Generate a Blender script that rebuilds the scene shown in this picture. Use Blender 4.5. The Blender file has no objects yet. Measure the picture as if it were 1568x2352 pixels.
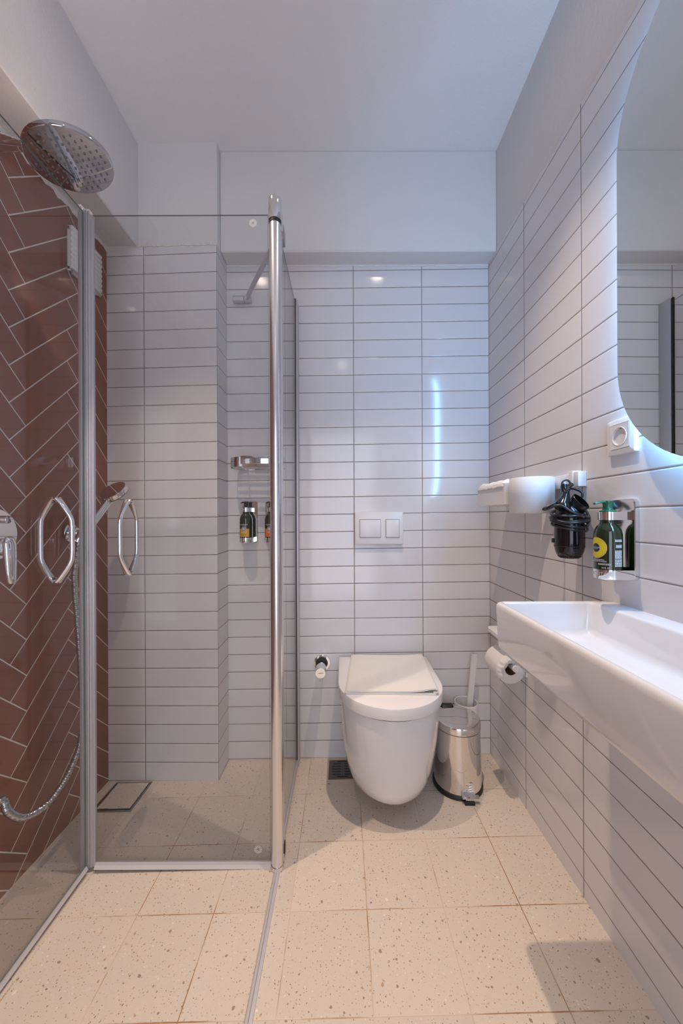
import bpy, bmesh, math, random
from mathutils import Vector, Matrix, noise
PI = math.pi
C = bpy.context.scene.collection
scene = bpy.context.scene

# ------------------------------------------------------------------ camera
CAM_H = 1.055
F_PX = 815.0
cam = bpy.data.cameras.new('camera')
cam.sensor_fit = 'HORIZONTAL'
cam.sensor_width = 36.0
cam.lens = F_PX / 1568.0 * 36.0
cam.shift_x = -2.5 / 1568.0
cam.shift_y = 11.0 / 1568.0
cam.clip_start = 0.02
cam_o = bpy.data.objects.new('camera', cam)
C.objects.link(cam_o)
cam_o.location = (0, 0, CAM_H)
cam_o.rotation_euler = (PI / 2, 0.004, 0)
scene.camera = cam_o

# ------------------------------------------------------------------ world, exposure
w = bpy.data.worlds.new('world'); scene.world = w; w.use_nodes = True
w.node_tree.nodes['Background'].inputs[0].default_value = (0.55, 0.62, 0.85, 1)
w.node_tree.nodes['Background'].inputs[1].default_value = 0.0
vs = scene.view_settings
vs.view_transform = 'Standard'; vs.look = 'None'; vs.gamma = 1.0; vs.use_curve_mapping = False
vs.exposure = 0.0
scene.cycles.transparent_max_bounces = 24
scene.cycles.max_bounces = 10
scene.cycles.diffuse_bounces = 6
scene.cycles.glossy_bounces = 6

SPOT_POWER = 88.0          # each ceiling downlight
SPOT_COL = (1.0, 0.77, 0.58)
LED_STRENGTH = 325.0        # strip behind the mirror
LED_COL = (0.22, 0.55, 1.0)
FILL_POWER = 18.0           # soft cool fill lamp added behind the camera
FILL_COL = (0.80, 0.86, 1.0)

# ================================================================== helpers
def material(name):
    m = bpy.data.materials.new(name); m.use_nodes = True
    nt = m.node_tree
    for n in list(nt.nodes): nt.nodes.remove(n)
    out = nt.nodes.new('ShaderNodeOutputMaterial')
    return m, nt, out

class NB:
    """tiny node builder"""
    def __init__(s, nt): s.nt = nt
    def new(s, t): return s.nt.nodes.new(t)
    def put(s, sock, v):
        if hasattr(v, 'is_output') or isinstance(v, bpy.types.NodeSocket): s.nt.links.new(v, sock)
        else: sock.default_value = v
    def m(s, op, a, b=0.0, c=0.0):
        n = s.new('ShaderNodeMath'); n.operation = op
        s.put(n.inputs[0], a); s.put(n.inputs[1], b); s.put(n.inputs[2], c)
        return n.outputs[0]
    def smooth(s, v, a, b, lo=0.0, hi=1.0):
        n = s.new('ShaderNodeMapRange'); n.interpolation_type = 'SMOOTHSTEP'
        s.put(n.inputs['Value'], v)
        n.inputs['From Min'].default_value = a; n.inputs['From Max'].default_value = b
        n.inputs['To Min'].default_value = lo; n.inputs['To Max'].default_value = hi
        return n.outputs[0]
    def mix(s, f, a, b):
        n = s.new('ShaderNodeMix'); n.data_type = 'RGBA'
        s.put(n.inputs['Factor'], f)
        s.put(n.inputs[6], a if not isinstance(a, tuple) else tuple(a) + (1,) * (4 - len(a)))
        s.put(n.inputs[7], b if not isinstance(b, tuple) else tuple(b) + (1,) * (4 - len(b)))
        return n.outputs[2]
    def pos(s):
        g = s.new('ShaderNodeNewGeometry'); x = s.new('ShaderNodeSeparateXYZ')
        s.nt.links.new(g.outputs['Position'], x.inputs[0])
        return x.outputs[0], x.outputs[1], x.outputs[2], g.outputs['Position']
    def comb(s, x, y, z):
        n = s.new('ShaderNodeCombineXYZ')
        s.put(n.inputs[0], x); s.put(n.inputs[1], y); s.put(n.inputs[2], z)
        return n.outputs[0]
    def noise(s, vec, scale, detail=2.0, rough=0.5):
        n = s.new('ShaderNodeTexNoise'); s.put(n.inputs['Vector'], vec)
        n.inputs['Scale'].default_value = scale; n.inputs['Detail'].default_value = detail
        n.inputs['Roughness'].default_value = rough
        return n.outputs['Fac']
    def white(s, vec):
        n = s.new('ShaderNodeTexWhiteNoise'); n.noise_dimensions = '3D'; s.put(n.inputs['Vector'], vec)
        return n.outputs['Value']
    def bump(s, h, strength, dist, normal=None):
        n = s.new('ShaderNodeBump'); s.put(n.inputs['Height'], h)
        n.inputs['Strength'].default_value = strength; n.inputs['Distance'].default_value = dist
        if normal is not None: s.put(n.inputs['Normal'], normal)
        return n.outputs[0]
    def principled(s, out, **kw):
        p = s.new('ShaderNodeBsdfPrincipled')
        for k, v in kw.items():
            k = k.replace('_', ' ')
            if isinstance(v, tuple) and len(v) == 3: v = v + (1,)
            s.put(p.inputs[k], v)
        s.nt.links.new(p.outputs[0], out.inputs['Surface'])
        return p

def simple(name, col, rough=0.4, metal=0.0, coat=0.0, spec=0.5, bump=None, emit=None, trans=0.0):
    m, nt, out = material(name); b = NB(nt)
    kw = dict(Base_Color=col, Roughness=rough, Metallic=metal)
    p = b.principled(out, **kw)
    p.inputs['Coat Weight'].default_value = coat
    p.inputs['Specular IOR Level'].default_value = spec
    p.inputs['Transmission Weight'].default_value = trans
    if bump:
        sc, st, di = bump
        tc = b.new('ShaderNodeTexCoord')
        nt.links.new(b.bump(b.noise(tc.outputs['Object'], sc, 3.0, 0.6), st, di), p.inputs['Normal'])
    if emit:
        p.inputs['Emission Color'].default_value = tuple(emit[0]) + (1,)
        p.inputs['Emission Strength'].default_value = emit[1]
    return m

# ---------------------------------------------------------------- surface materials
def edge_dist(b, t, period):
    f = b.m('FRACT', t)
    return b.m('MULTIPLY', b.m('SUBTRACT', 0.5, b.m('ABSOLUTE', b.m('SUBTRACT', f, 0.5))), period)

WHITE_TILE = (0.69, 0.675, 0.685)
TILE_GROUT = (0.30, 0.255, 0.23)
def stacked_tile(name, axis, u0, pu, v0, tilt):
    """stack-bonded 30 x 7.5 glazed tiles; axis is the horizontal axis of the wall"""
    m, nt, out = material(name); b = NB(nt)
    x, y, z, p = b.pos()
    h = x if axis == 'X' else y
    zz = b.m('SUBTRACT', z, b.m('MULTIPLY', b.m('SUBTRACT', x, 0.6455), tilt)) if tilt else z
    u = b.m('DIVIDE', b.m('SUBTRACT', h, u0), pu)
    v = b.m('DIVIDE', b.m('SUBTRACT', zz, v0), 0.0767)
    du = edge_dist(b, u, pu); dv = edge_dist(b, v, 0.0767)
    d = b.m('MINIMUM', du, dv)
    wob = b.m('MULTIPLY', b.m('SUBTRACT', b.noise(p, 30.0), 0.5), 0.0008)
    d = b.m('ADD', d, wob)
    tile = b.smooth(d, 0.0010, 0.0019)
    cell = b.comb(b.m('FLOOR', u), b.m('FLOOR', v), 1.0)
    r = b.white(cell)
    ftone = b.m('ADD', 0.97, b.m('MULTIPLY', r, 0.04))
    col = b.new('ShaderNodeVectorMath'); col.operation = 'SCALE'
    col.inputs[0].default_value = WHITE_TILE; nt.links.new(ftone, col.inputs['Scale'])
    g = b.mix(b.noise(p, 9.0, 4.0), (0.15, 0.125, 0.115), (0.30, 0.25, 0.22))
    base = b.mix(tile, g, col.outputs[0])
    hgt = b.smooth(d, 0.0003, 0.0042)
    wav = b.m('MULTIPLY', b.noise(p, 14.0, 1.0), 0.16)
    tx = b.m('MULTIPLY', b.m('FRACT', v), b.m('MULTIPLY', b.m('SUBTRACT', r, 0.5), 0.15))
    hgt = b.m('ADD', b.m('ADD', hgt, wav), tx)
    pr = b.principled(out, Base_Color=base, Roughness=b.smooth(tile, 0.0, 1.0, 0.85, 0.11))
    nt.links.new(b.bump(hgt, 0.55, 0.0012), pr.inputs['Normal'])
    return m

def herringbone(name):
    m, nt, out = material(name); b = NB(nt)
    x, y, z, p = b.pos()
    W = 0.0767; r2 = 1 / math.sqrt(2)
    u = b.m('SUBTRACT', b.m('DIVIDE', b.m('SUBTRACT', b.m('MULTIPLY', b.m('ADD', y, z), r2), 1.8611), W), 1.0)
    v = b.m('DIVIDE', b.m('SUBTRACT', b.m('MULTIPLY', b.m('SUBTRACT', z, y), r2), 0.4101), W)
    i = b.m('FLOOR', u); j = b.m('FLOOR', v); fu = b.m('FRACT', u); fv = b.m('FRACT', v)
    d = b.m('FLOORED_MODULO', b.m('SUBTRACT', i, j), 8.0)
    hz = b.m('LESS_THAN', d, 3.5)
    a = b.m('ADD', d, fu)
    c = b.m('ADD', b.m('SUBTRACT', 7.0, d), fv)
    def mn(al, f):
        return b.m('MINIMUM', b.m('MINIMUM', al, b.m('SUBTRACT', 4.0, al)), b.m('MINIMUM', f, b.m('SUBTRACT', 1.0, f)))
    dist = b.m('ADD', b.m('MULTIPLY', hz, mn(a, fv)), b.m('MULTIPLY', b.m('SUBTRACT', 1.0, hz), mn(c, fu)))
    dist = b.m('MULTIPLY', dist, W)
    ci = b.m('SUBTRACT', i, b.m('MULTIPLY', hz, d))
    cj = b.m('SUBTRACT', j, b.m('MULTIPLY', b.m('SUBTRACT', 1.0, hz), b.m('SUBTRACT', 7.0, d)))
    rnd = b.white(b.comb(ci, cj, hz))
    tile = b.smooth(dist, 0.0012, 0.0020)
    tcol = b.mix(rnd, (0.23, 0.088, 0.053), (0.28, 0.108, 0.066))
    tcol = b.mix(b.m('MULTIPLY', b.noise(p, 5.0, 3.0), 0.35), tcol, (0.19, 0.066, 0.037))
    base = b.mix(tile, b.mix(b.noise(p, 25.0), (0.62, 0.56, 0.53), (0.75, 0.70, 0.66)), tcol)
    hgt = b.m('ADD', b.smooth(dist, 0.0006, 0.0042), b.m('MULTIPLY', b.noise(p, 20.0, 1.0), 0.15))
    pr = b.principled(out, Base_Color=base, Roughness=b.smooth(tile, 0.0, 1.0, 0.8, 0.30))
    nt.links.new(b.bump(hgt, 0.5, 0.0012), pr.inputs['Normal'])
    return m

def terrazzo(name, grid=True):
    m, nt, out = material(name); b = NB(nt)
    x, y, z, p = b.pos()
    base = b.mix(b.noise(p, 220.0, 2.0, 0.7), (0.56, 0.495, 0.43), (0.66, 0.59, 0.515))
    base = b.mix(b.smooth(b.noise(p, 7.0, 3.0), 0.35, 0.7), base, (0.62, 0.545, 0.465))
    warp = b.new('ShaderNodeVectorMath'); warp.operation = 'ADD'
    nz = b.new('ShaderNodeTexNoise'); nt.links.new(p, nz.inputs['Vector']); nz.inputs['Scale'].default_value = 90.0
    sc = b.new('ShaderNodeVectorMath'); sc.operation = 'SCALE'; sc.inputs['Scale'].default_value = 0.008
    nt.links.new(nz.outputs['Color'], sc.inputs[0])
    nt.links.new(p, warp.inputs[0]); nt.links.new(sc.outputs[0], warp.inputs[1])
    pal_lo = [((0.22, 0.165, 0.125), 0.0), ((0.20, 0.15, 0.12), 0.30), ((0.42, 0.25, 0.12), 0.42), ((0.55, 0.36, 0.20), 0.62), ((0.78, 0.71, 0.62), 0.78), ((0.36, 0.30, 0.25), 0.90)]
    for scale, keep, rmax, off in ((34.0, 0.16, 0.13, 0.0), (62.0, 0.28, 0.16, 3.7), (150.0, 0.42, 0.22, 8.1)):
        mp = b.new('ShaderNodeVectorMath'); mp.operation = 'ADD'; mp.inputs[1].default_value = (off, off * 1.3, 0)
        nt.links.new(warp.outputs[0], mp.inputs[0])
        vo = b.new('ShaderNodeTexVoronoi'); vo.feature = 'F1'; vo.voronoi_dimensions = '2D'
        nt.links.new(mp.outputs[0], vo.inputs['Vector']); vo.inputs['Scale'].default_value = scale
        sep = b.new('ShaderNodeSeparateColor'); nt.links.new(vo.outputs['Color'], sep.inputs[0])
        on = b.m('LESS_THAN', sep.outputs[0], keep)
        rad = b.m('MULTIPLY', b.m('ADD', 0.25, b.m('MULTIPLY', sep.outputs[1], 0.75)), rmax)
        inside = b.m('LESS_THAN', vo.outputs['Distance'], rad)
        mask = b.m('MULTIPLY', on, inside)
        cr = b.new('ShaderNodeValToRGB'); cr.color_ramp.interpolation = 'CONSTANT'
        els = cr.color_ramp.elements
        els[0].position = 0.0; els[0].color = pal_lo[0][0] + (1,)
        els[1].position = pal_lo[1][1]; els[1].color = pal_lo[1][0] + (1,)
        for c_, ps in pal_lo[2:]:
            e = els.new(ps); e.color = c_ + (1,)
        nt.links.new(sep.outputs[2], cr.inputs[0])
        base = b.mix(b.m('MULTIPLY', mask, 0.80), base, cr.outputs[0])
    rough = 0.42
    nrm = None
    if grid:
        u = b.m('DIVIDE', b.m('SUBTRACT', x, 0.0604), 0.2032)
        v = b.m('DIVIDE', b.m('SUBTRACT', y, 0.735), 0.2065)
        d = b.m('MINIMUM', edge_dist(b, u, 0.2032), edge_dist(b, v, 0.2065))
        d = b.m('ADD', d, b.m('MULTIPLY', b.m('SUBTRACT', b.noise(p, 60.0), 0.5), 0.0012))
        tile = b.smooth(d, 0.0007, 0.0015)
        gn = b.noise(p, 3.2, 3.0, 0.65)
        gc = b.mix(b.smooth(gn, 0.44, 0.60), (0.60, 0.50, 0.40), (0.33, 0.16, 0.06))
        cell = b.white(b.comb(b.m('FLOOR', u), b.m('FLOOR', v), 2.0))
        hs = b.new('ShaderNodeVectorMath'); hs.operation = 'SCALE'
        nt.links.new(base, hs.inputs[0]); nt.links.new(b.m('ADD', 0.95, b.m('MULTIPLY', cell, 0.08)), hs.inputs['Scale'])
        base = b.mix(tile, gc, hs.outputs[0])
        nrm = b.bump(tile, 0.35, 0.001)
    pr = b.principled(out, Base_Color=base, Roughness=rough)
    if nrm is not None: nt.links.new(nrm, pr.inputs['Normal'])
    return m

def plaster(name, col=(0.70, 0.69, 0.69), st=0.35):
    m, nt, out = material(name); b = NB(nt)
    x, y, z, p = b.pos()
    n1 = b.noise(p, 170.0, 3.0, 0.6); n2 = b.noise(p, 45.0, 2.0)
    pr = b.principled(out, Base_Color=b.mix(b.noise(p, 3.0, 3.0), tuple(c * 0.97 for c in col), col), Roughness=0.75)
    nt.links.new(b.bump(b.m('ADD', n1, n2), st, 0.003), pr.inputs['Normal'])
    return m

def thin_glass(name, tint):
    m, nt, out = material(name); b = NB(nt)
    tr = b.new('ShaderNodeBsdfTransparent'); tr.inputs[0].default_value = tint + (1,)
    gl = b.new('ShaderNodeBsdfGlossy'); gl.inputs['Roughness'].default_value = 0.0
    lw = b.new('ShaderNodeLayerWeight'); lw.inputs['Blend'].default_value = 0.5
    f = b.m('ADD', 0.04, b.m('MULTIPLY', 0.96, b.m('POWER', lw.outputs['Facing'], 5.0)))
    mx = b.new('ShaderNodeMixShader')
    nt.links.new(f, mx.inputs[0]); nt.links.new(tr.outputs[0], mx.inputs[1]); nt.links.new(gl.outputs[0], mx.inputs[2])
    nt.links.new(mx.outputs[0], out.inputs['Surface'])
    return m

def chrome_mat(name, col=(0.86, 0.86, 0.87), rough=0.04, wobble=0.0):
    m, nt, out = material(name); b = NB(nt)
    pr = b.principled(out, Base_Color=col, Metallic=1.0, Roughness=rough)
    if wobble:
        tc = b.new('ShaderNodeTexCoord')
        nt.links.new(b.bump(b.noise(tc.outputs['Object'], 30.0, 1.0), wobble, 0.002), pr.inputs['Normal'])
    return m

def brushed(name, col, rough):
    m, nt, out = material(name); b = NB(nt)
    tc = b.new('ShaderNodeTexCoord'); mp = b.new('ShaderNodeMapping'); mp.inputs['Scale'].default_value = (400, 400, 2)
    nt.links.new(tc.outputs['Object'], mp.inputs[0])
    pr = b.principled(out, Base_Color=col, Metallic=1.0, Roughness=rough)
    nt.links.new(b.bump(b.noise(mp.outputs[0], 1.0, 2.0), 0.05, 0.001), pr.inputs['Normal'])
    return m

def cloth_mat(name, col, scale):
    m, nt, out = material(name); b = NB(nt)
    tc = b.new('ShaderNodeTexCoord')
    n1 = b.noise(tc.outputs['Object'], scale, 3.0, 0.7)
    pr = b.principled(out, Base_Color=b.mix(n1, tuple(c * 0.93 for c in col), col), Roughness=0.95)
    pr.inputs['Sheen Weight'].default_value = 0.15
    nt.links.new(b.bump(n1, 0.6, 0.0015), pr.inputs['Normal'])
    return m

MAT = dict(
    back=stacked_tile('glazed_tile_back', 'X', 0.051, 0.3018, 0.0763, 0.0105),
    chase=stacked_tile('glazed_tile_pier', 'X', -0.8085, 0.3018, 0.0735, 0.0125),
    pierside=stacked_tile('glazed_tile_pier_side', 'Y', 1.2567, 0.4, 0.0625, 0.0),
    right=stacked_tile('glazed_tile_right', 'Y', 1.2567, 0.3005, 0.0763, 0.0),
    terracotta=herringbone('terracotta_herringbone'),
    floor=terrazzo('terrazzo_floor'), insert=terrazzo('terrazzo_insert', False),
    plaster=plaster('white_plaster'), ceiling=plaster('ceiling_plaster', (0.82, 0.81, 0.81), 0.3),
    caulk=simple('white_caulk', (0.72, 0.70, 0.67), 0.8, bump=(300, 0.5, 0.002)),
    glass=thin_glass('clear_glass', (0.965, 0.97, 0.97)),
    glass_edge=simple('glass_edge', (0.16, 0.20, 0.20), 0.2),
    chrome=chrome_mat('chrome'), chrome_soft=chrome_mat('worn_chrome', (0.80, 0.78, 0.76), 0.10, 0.05), hose=chrome_mat('hose_steel', (0.50, 0.50, 0.51), 0.16),
    head=chrome_mat('head_steel', (0.56, 0.54, 0.55), 0.06, 0.08),
    steel=chrome_mat('polished_steel', (0.78, 0.76, 0.74), 0.05, 0.03),
    dark_steel=chrome_mat('dark_steel', (0.35, 0.34, 0.33), 0.3),
    alu=brushed('satin_aluminium', (0.75, 0.75, 0.77), 0.24),
    alu_matt=simple('matt_aluminium', (0.58, 0.57, 0.60), 0.42, metal=0.55),
    alu_dark=simple('grey_zinc', (0.36, 0.36, 0.38), 0.35, metal=0.6),
    ceramic=simple('white_ceramic', (0.72, 0.71, 0.72), 0.06, coat=0.6),
    plastic=simple('white_plastic', (0.74, 0.73, 0.73), 0.28),
    matt_white=simple('matt_white_metal', (0.73, 0.725, 0.735), 0.42),
    lid=simple('white_duroplast', (0.74, 0.72, 0.715), 0.15),
    black=simple('gloss_black_plastic', (0.008, 0.008, 0.009), 0.12),
    black_matt=simple('black_rubber', (0.012, 0.012, 0.013), 0.45),
    cord=simple('black_cord', (0.012, 0.012, 0.014), 0.30),
    gap=simple('dark_gap', (0.03, 0.028, 0.026), 0.8),
    seal=simple('clear_vinyl_seal', (0.52, 0.50, 0.50), 0.22),
    terry=cloth_mat('terry_cotton', (0.80, 0.77, 0.72), 900.0),
    tissue=cloth_mat('tissue_paper', (0.78, 0.765, 0.75), 350.0),
    card=simple('brown_card', (0.20, 0.12, 0.06), 0.85),
    bottle=simple('dark_green_bottle', (0.010, 0.020, 0.007), 0.07, coat=0.5),
    bottle_brown=simple('dark_brown_bottle', (0.013, 0.012, 0.008), 0.07, coat=0.5),
    pump=simple('green_pump_plastic', (0.012, 0.11, 0.055), 0.18),
    pump_black=simple('black_pump_plastic', (0.012, 0.014, 0.013), 0.2),
    lab_yellow=simple('yellow_label', (0.62, 0.33, 0.012), 0.4),
    lab_orange=simple('orange_label', (0.75, 0.17, 0.02), 0.4),
    lab_lime=simple('lime_yellow_label', (0.60, 0.50, 0.015), 0.4),
    lab_gold=simple('gold_rim', (0.62, 0.40, 0.12), 0.4),
    lab_navy=simple('navy_print', (0.012, 0.014, 0.065), 0.4),
    lab_grey=simple('grey_print', (0.16, 0.17, 0.20), 0.4),
    lab_white=simple('white_print', (0.75, 0.76, 0.80), 0.5),
    lab_dark=simple('dark_print', (0.05, 0.035, 0.01), 0.5),
    etch=simple('etched_frost', (0.85, 0.82, 0.76), 0.9),
    mirror=chrome_mat('mirror_silver', (0.80, 0.84, 0.83), 0.0),
    drain=simple('grey_drain_metal', (0.13, 0.125, 0.13), 0.4, metal=0.7),
    rust=simple('stained_grout', (0.20, 0.12, 0.06), 0.9),
    led=simple('led_chips', (1, 1, 1), 0.5, emit=(LED_COL, LED_STRENGTH)),
    lens=simple('downlight_lens', (1, 1, 1), 0.4, emit=((1.0, 0.80, 0.62), 36.0)),
    screw=chrome_mat('screw_steel', (0.6, 0.6, 0.6), 0.2),
)

# ---------------------------------------------------------------- mesh helpers
def add_box(bm, lo, hi, bev=0.0, seg=2, rot=None, piv=None):
    vs_ = [bm.verts.new((x, y, z)) for x in (lo[0], hi[0]) for y in (lo[1], hi[1]) for z in (lo[2], hi[2])]
    fs = [(0, 1, 3, 2), (4, 6, 7, 5), (0, 4, 5, 1), (2, 3, 7, 6), (0, 2, 6, 4), (1, 5, 7, 3)]
    faces = [bm.faces.new([vs_[i] for i in f]) for f in fs]
    geo = vs_
    if bev > 0:
        es = list({e for f in faces for e in f.edges})
        r = bmesh.ops.bevel(bm, geom=es, offset=bev, segments=seg, affect='EDGES', profile=0.5)
        geo = list({v for f in r['faces'] for v in f.verts} | {v for v in vs_ if v.is_valid})
    if rot is not None:
        bmesh.ops.rotate(bm, cent=piv or Vector(lo), matrix=rot, verts=[v for v in geo if v.is_valid])
    return geo

def loft(bm, loops, cap0=True, cap1=True, closed=True):
    rings = [[bm.verts.new(p) for p in lp] for lp in loops]
    n = len(rings[0])
    for a, b in zip(rings, rings[1:]):
        for i in range(n if closed else n - 1):
            j = (i + 1) % n
            try: bm.faces.new((a[i], a[j], b[j], b[i]))
            except ValueError: pass
    if cap0: bm.faces.new(list(reversed(rings[0])))
    if cap1: bm.faces.new(rings[-1])
    return rings

def frame(d):
    d = Vector(d).normalized()
    up = Vector((0, 0, 1)) if abs(d.z) < 0.9 else Vector((1, 0, 0))
    a = d.cross(up).normalized(); b = a.cross(d).normalized()
    return a, b

def add_cyl(bm, p0, p1, r0, r1=None, n=24, cap=True, bev=0.0):
    p0, p1 = Vector(p0), Vector(p1); r1 = r0 if r1 is None else r1
    a, b = frame(p1 - p0); d = (p1 - p0).normalized()
    def ring(c, r): return [c + a * (r * math.cos(2 * PI * k / n)) + b * (r * math.sin(2 * PI * k / n)) for k in range(n)]
    if bev: lps = [ring(p0, r0 - bev), ring(p0 + d * bev, r0), ring(p1 - d * bev, r1), ring(p1, r1 - bev)]
    else: lps = [ring(p0, r0), ring(p1, r1)]
    return loft(bm, lps, cap, cap)

def add_lathe(bm, prof, origin=(0, 0, 0), axis=(0, 0, 1), n=32, cap0=True, cap1=True, sx=1.0, sy=1.0):
    """prof: list of (radius, height along axis)"""
    o = Vector(origin); ax = Vector(axis).normalized()
    if abs(ax.z) > 0.999: a, b = Vector((1, 0, 0)), Vector((0, 1, 0)) * (1 if ax.z > 0 else -1)
    else: a, b = frame(ax)
    lps = []
    for r, h in prof:
        r = max(r, 1e-5)
        lps.append([o + ax * h + a * (r * sx * math.cos(2 * PI * k / n)) + b * (r * sy * math.sin(2 * PI * k / n)) for k in range(n)])
    return loft(bm, lps, cap0, cap1)

def catmull(pts, sub=8):
    pts = [Vector(p) for p in pts]; out = []
    for i in range(len(pts) - 1):
        p0 = pts[max(i - 1, 0)]; p1 = pts[i]; p2 = pts[i + 1]; p3 = pts[min(i + 2, len(pts) - 1)]
        for k in range(sub):
            t = k / sub
            out.append(0.5 * ((2 * p1) + (p2 - p0) * t + (2 * p0 - 5 * p1 + 4 * p2 - p3) * t * t + (3 * p1 - p0 - 3 * p2 + p3) * t ** 3))
    out.append(pts[-1]); return out

def add_tube(bm, pts, rad, n=10, cap=True, aspect=1.0):
    pts = [Vector(p) for p in pts]
    rads = rad if isinstance(rad, (list, tuple)) else [rad] * len(pts)
    tang = []
    for i in range(len(pts)):
        t = (pts[min(i + 1, len(pts) - 1)] - pts[max(i - 1, 0)])
        tang.append(t.normalized() if t.length > 1e-9 else Vector((0, 0, 1)))
    a, b = frame(tang[0]); lps = []
    for i, p in enumerate(pts):
        t = tang[i]
        a = (a - t * a.dot(t)).normalized(); b = t.cross(a)
        r = rads[i]
        r1, r2 = (r if isinstance(r, tuple) else (r, r * aspect))
        lps.append([p + a * (r1 * math.cos(2 * PI * k / n)) + b * (r2 * math.sin(2 * PI * k / n)) for k in range(n)])
    return loft(bm, lps, cap, cap)

def rrect(x0, x1, y0, y1, r, z, n=6):
    r = min(r, (x1 - x0) / 2 - 1e-5, (y1 - y0) / 2 - 1e-5); out = []
    for cx, cy, a0 in ((x1 - r, y1 - r, 0), (x0 + r, y1 - r, PI / 2), (x0 + r, y0 + r, PI), (x1 - r, y0 + r, 1.5 * PI)):
        for k in range(n + 1):
            a = a0 + k / n * PI / 2
            out.append((cx + r * math.cos(a), cy + r * math.sin(a), z))
    return out

def prism(bm, outline, d, h):
    """outline: list of 3D points (planar); extruded by vector d"""
    d = Vector(d)
    return loft(bm, [outline, [Vector(p) + d for p in outline]])

def finish(bm):
    bmesh.ops.remove_doubles(bm, verts=bm.verts, dist=1e-6)
    bmesh.ops.recalc_face_normals(bm, faces=bm.faces)

def link_mesh(name, bm, mat, smooth=True, angle=35):
    finish(bm)
    me = bpy.data.meshes.new(name); bm.to_mesh(me); bm.free()
    mats = mat if isinstance(mat, (list, tuple)) else [mat]
    for mm in mats: me.materials.append(mm)
    if smooth:
        for p in me.polygons: p.use_smooth = True
        try: me.set_sharp_from_angle(angle=math.radians(angle))
        except Exception: pass
    o = bpy.data.objects.new(name, me); C.objects.link(o)
    return o

ROOTS = {}
def thing(name, label, cat, loc, group=None):
    o = bpy.data.objects.new(name, None); C.objects.link(o)
    o.location = loc; o.empty_display_size = 0.05
    o['label'] = label; o['category'] = cat
    if group: o['group'] = group
    return o

def base_origin(o):
    me = o.data
    xs = [v.co for v in me.vertices]
    lo = Vector((min(v.x for v in xs), min(v.y for v in xs), min(v.z for v in xs)))
    hi = Vector((max(v.x for v in xs), max(v.y for v in xs), max(v.z for v in xs)))
    c = Vector(((lo.x + hi.x) / 2, (lo.y + hi.y) / 2, lo.z))
    me.transform(Matrix.Translation(-c)); o.location = c
    return c

def part(name, bm, mat, parent, smooth=True, angle=35, label=None):
    """world-coordinate mesh made a child of a thing or of a part, own origin at its base"""
    o = link_mesh(name, bm, mat, smooth, angle)
    c = base_origin(o)
    par_w = Vector(parent['_w']) if '_w' in parent else Vector(parent.location)
    o.parent = parent
    o.location = c - par_w
    o['_w'] = tuple(c)
    if label: o['label'] = label
    return o

def single(name, bm, mat, label, cat, group=None, smooth=True, angle=35):
    o = link_mesh(name, bm, mat, smooth, angle); base_origin(o)
    o['label'] = label; o['category'] = cat
    if group: o['group'] = group
    return o

def struct(name, bm, mat, smooth=False):
    o = link_mesh(name, bm, mat, smooth); o['kind'] = 'structure'
    return o

def BM(): return bmesh.new()

def dup(root, loc, label, group=None, name=None):
    r = root.copy(); C.objects.link(r); r.location = loc; r['label'] = label
    if group: r['group'] = group
    for ch in list(root.children):
        c = ch.copy(); C.objects.link(c); c.parent = r
        for g in ch.children:
            d = g.copy(); C.objects.link(d); d.parent = c
    return r

FONT = None
def text_geo(s, size):
    cu = bpy.data.curves.new('t', 'FONT'); cu.body = s; cu.size = size; cu.align_x = 'CENTER'; cu.align_y = 'CENTER'
    cu.resolution_u = 2
    o = bpy.data.objects.new('t', cu)
    me = bpy.data.meshes.new_from_object(o)
    V = [v.co.copy() for v in me.vertices]; Fs = [tuple(p.vertices) for p in me.polygons]
    bpy.data.objects.remove(o); bpy.data.curves.remove(cu); bpy.data.meshes.remove(me)
    return V, Fs

def wrap_pt(cx, cy, R, phi0, s, z):
    a = phi0 + s / R
    return (cx + R * math.cos(a), cy + R * math.sin(a), z)

def add_text_wrap(bm, s, size, cx, cy, R, phi0, zc, off=0.0, width=None):
    """text wrapped on a vertical cylinder, read from outside, centred at angle phi0"""
    V, Fs = text_geo(s, size)
    k = 1.0
    if width:
        wd = max(v.x for v in V) - min(v.x for v in V); k = width / wd
    vs_ = [bm.verts.new(wrap_pt(cx, cy, R, phi0, v.x * k + off, zc + v.y)) for v in V]
    for f in Fs:
        try: bm.faces.new([vs_[i] for i in f])
        except ValueError: pass

def add_patch_wrap(bm, cx, cy, R, phi0, s0, s1, z0, z1, n=10):
    top = [bm.verts.new(wrap_pt(cx, cy, R, phi0, s0 + (s1 - s0) * k / n, z1)) for k in range(n + 1)]
    bot = [bm.verts.new(wrap_pt(cx, cy, R, phi0, s0 + (s1 - s0) * k / n, z0)) for k in range(n + 1)]
    for k in range(n): bm.faces.new((bot[k], bot[k + 1], top[k + 1], top[k]))

def add_disc_wrap(bm, cx, cy, R, phi0, off, zc, r0, r1, n=40):
    ra = [bm.verts.new(wrap_pt(cx, cy, R, phi0, off + r1 * math.cos(2 * PI * k / n), zc + r1 * math.sin(2 * PI * k / n))) for k in range(n)]
    steps = [r1 * q / 4 for q in (3, 2, 1)] if r0 <= 0 else [r0]
    prev = ra
    for rr in steps:
        cur = [bm.verts.new(wrap_pt(cx, cy, R, phi0, off + rr * math.cos(2 * PI * k / n), zc + rr * math.sin(2 * PI * k / n))) for k in range(n)]
        for k in range(n): bm.faces.new((prev[k], prev[(k + 1) % n], cur[(k + 1) % n], cur[k]))
        prev = cur
    if r0 <= 0: bm.faces.new(prev)

def floor_z(x, y): return 0.010 + 0.0235 * (x - 0.6455) - 0.027 * (y - 1.566)

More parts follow.
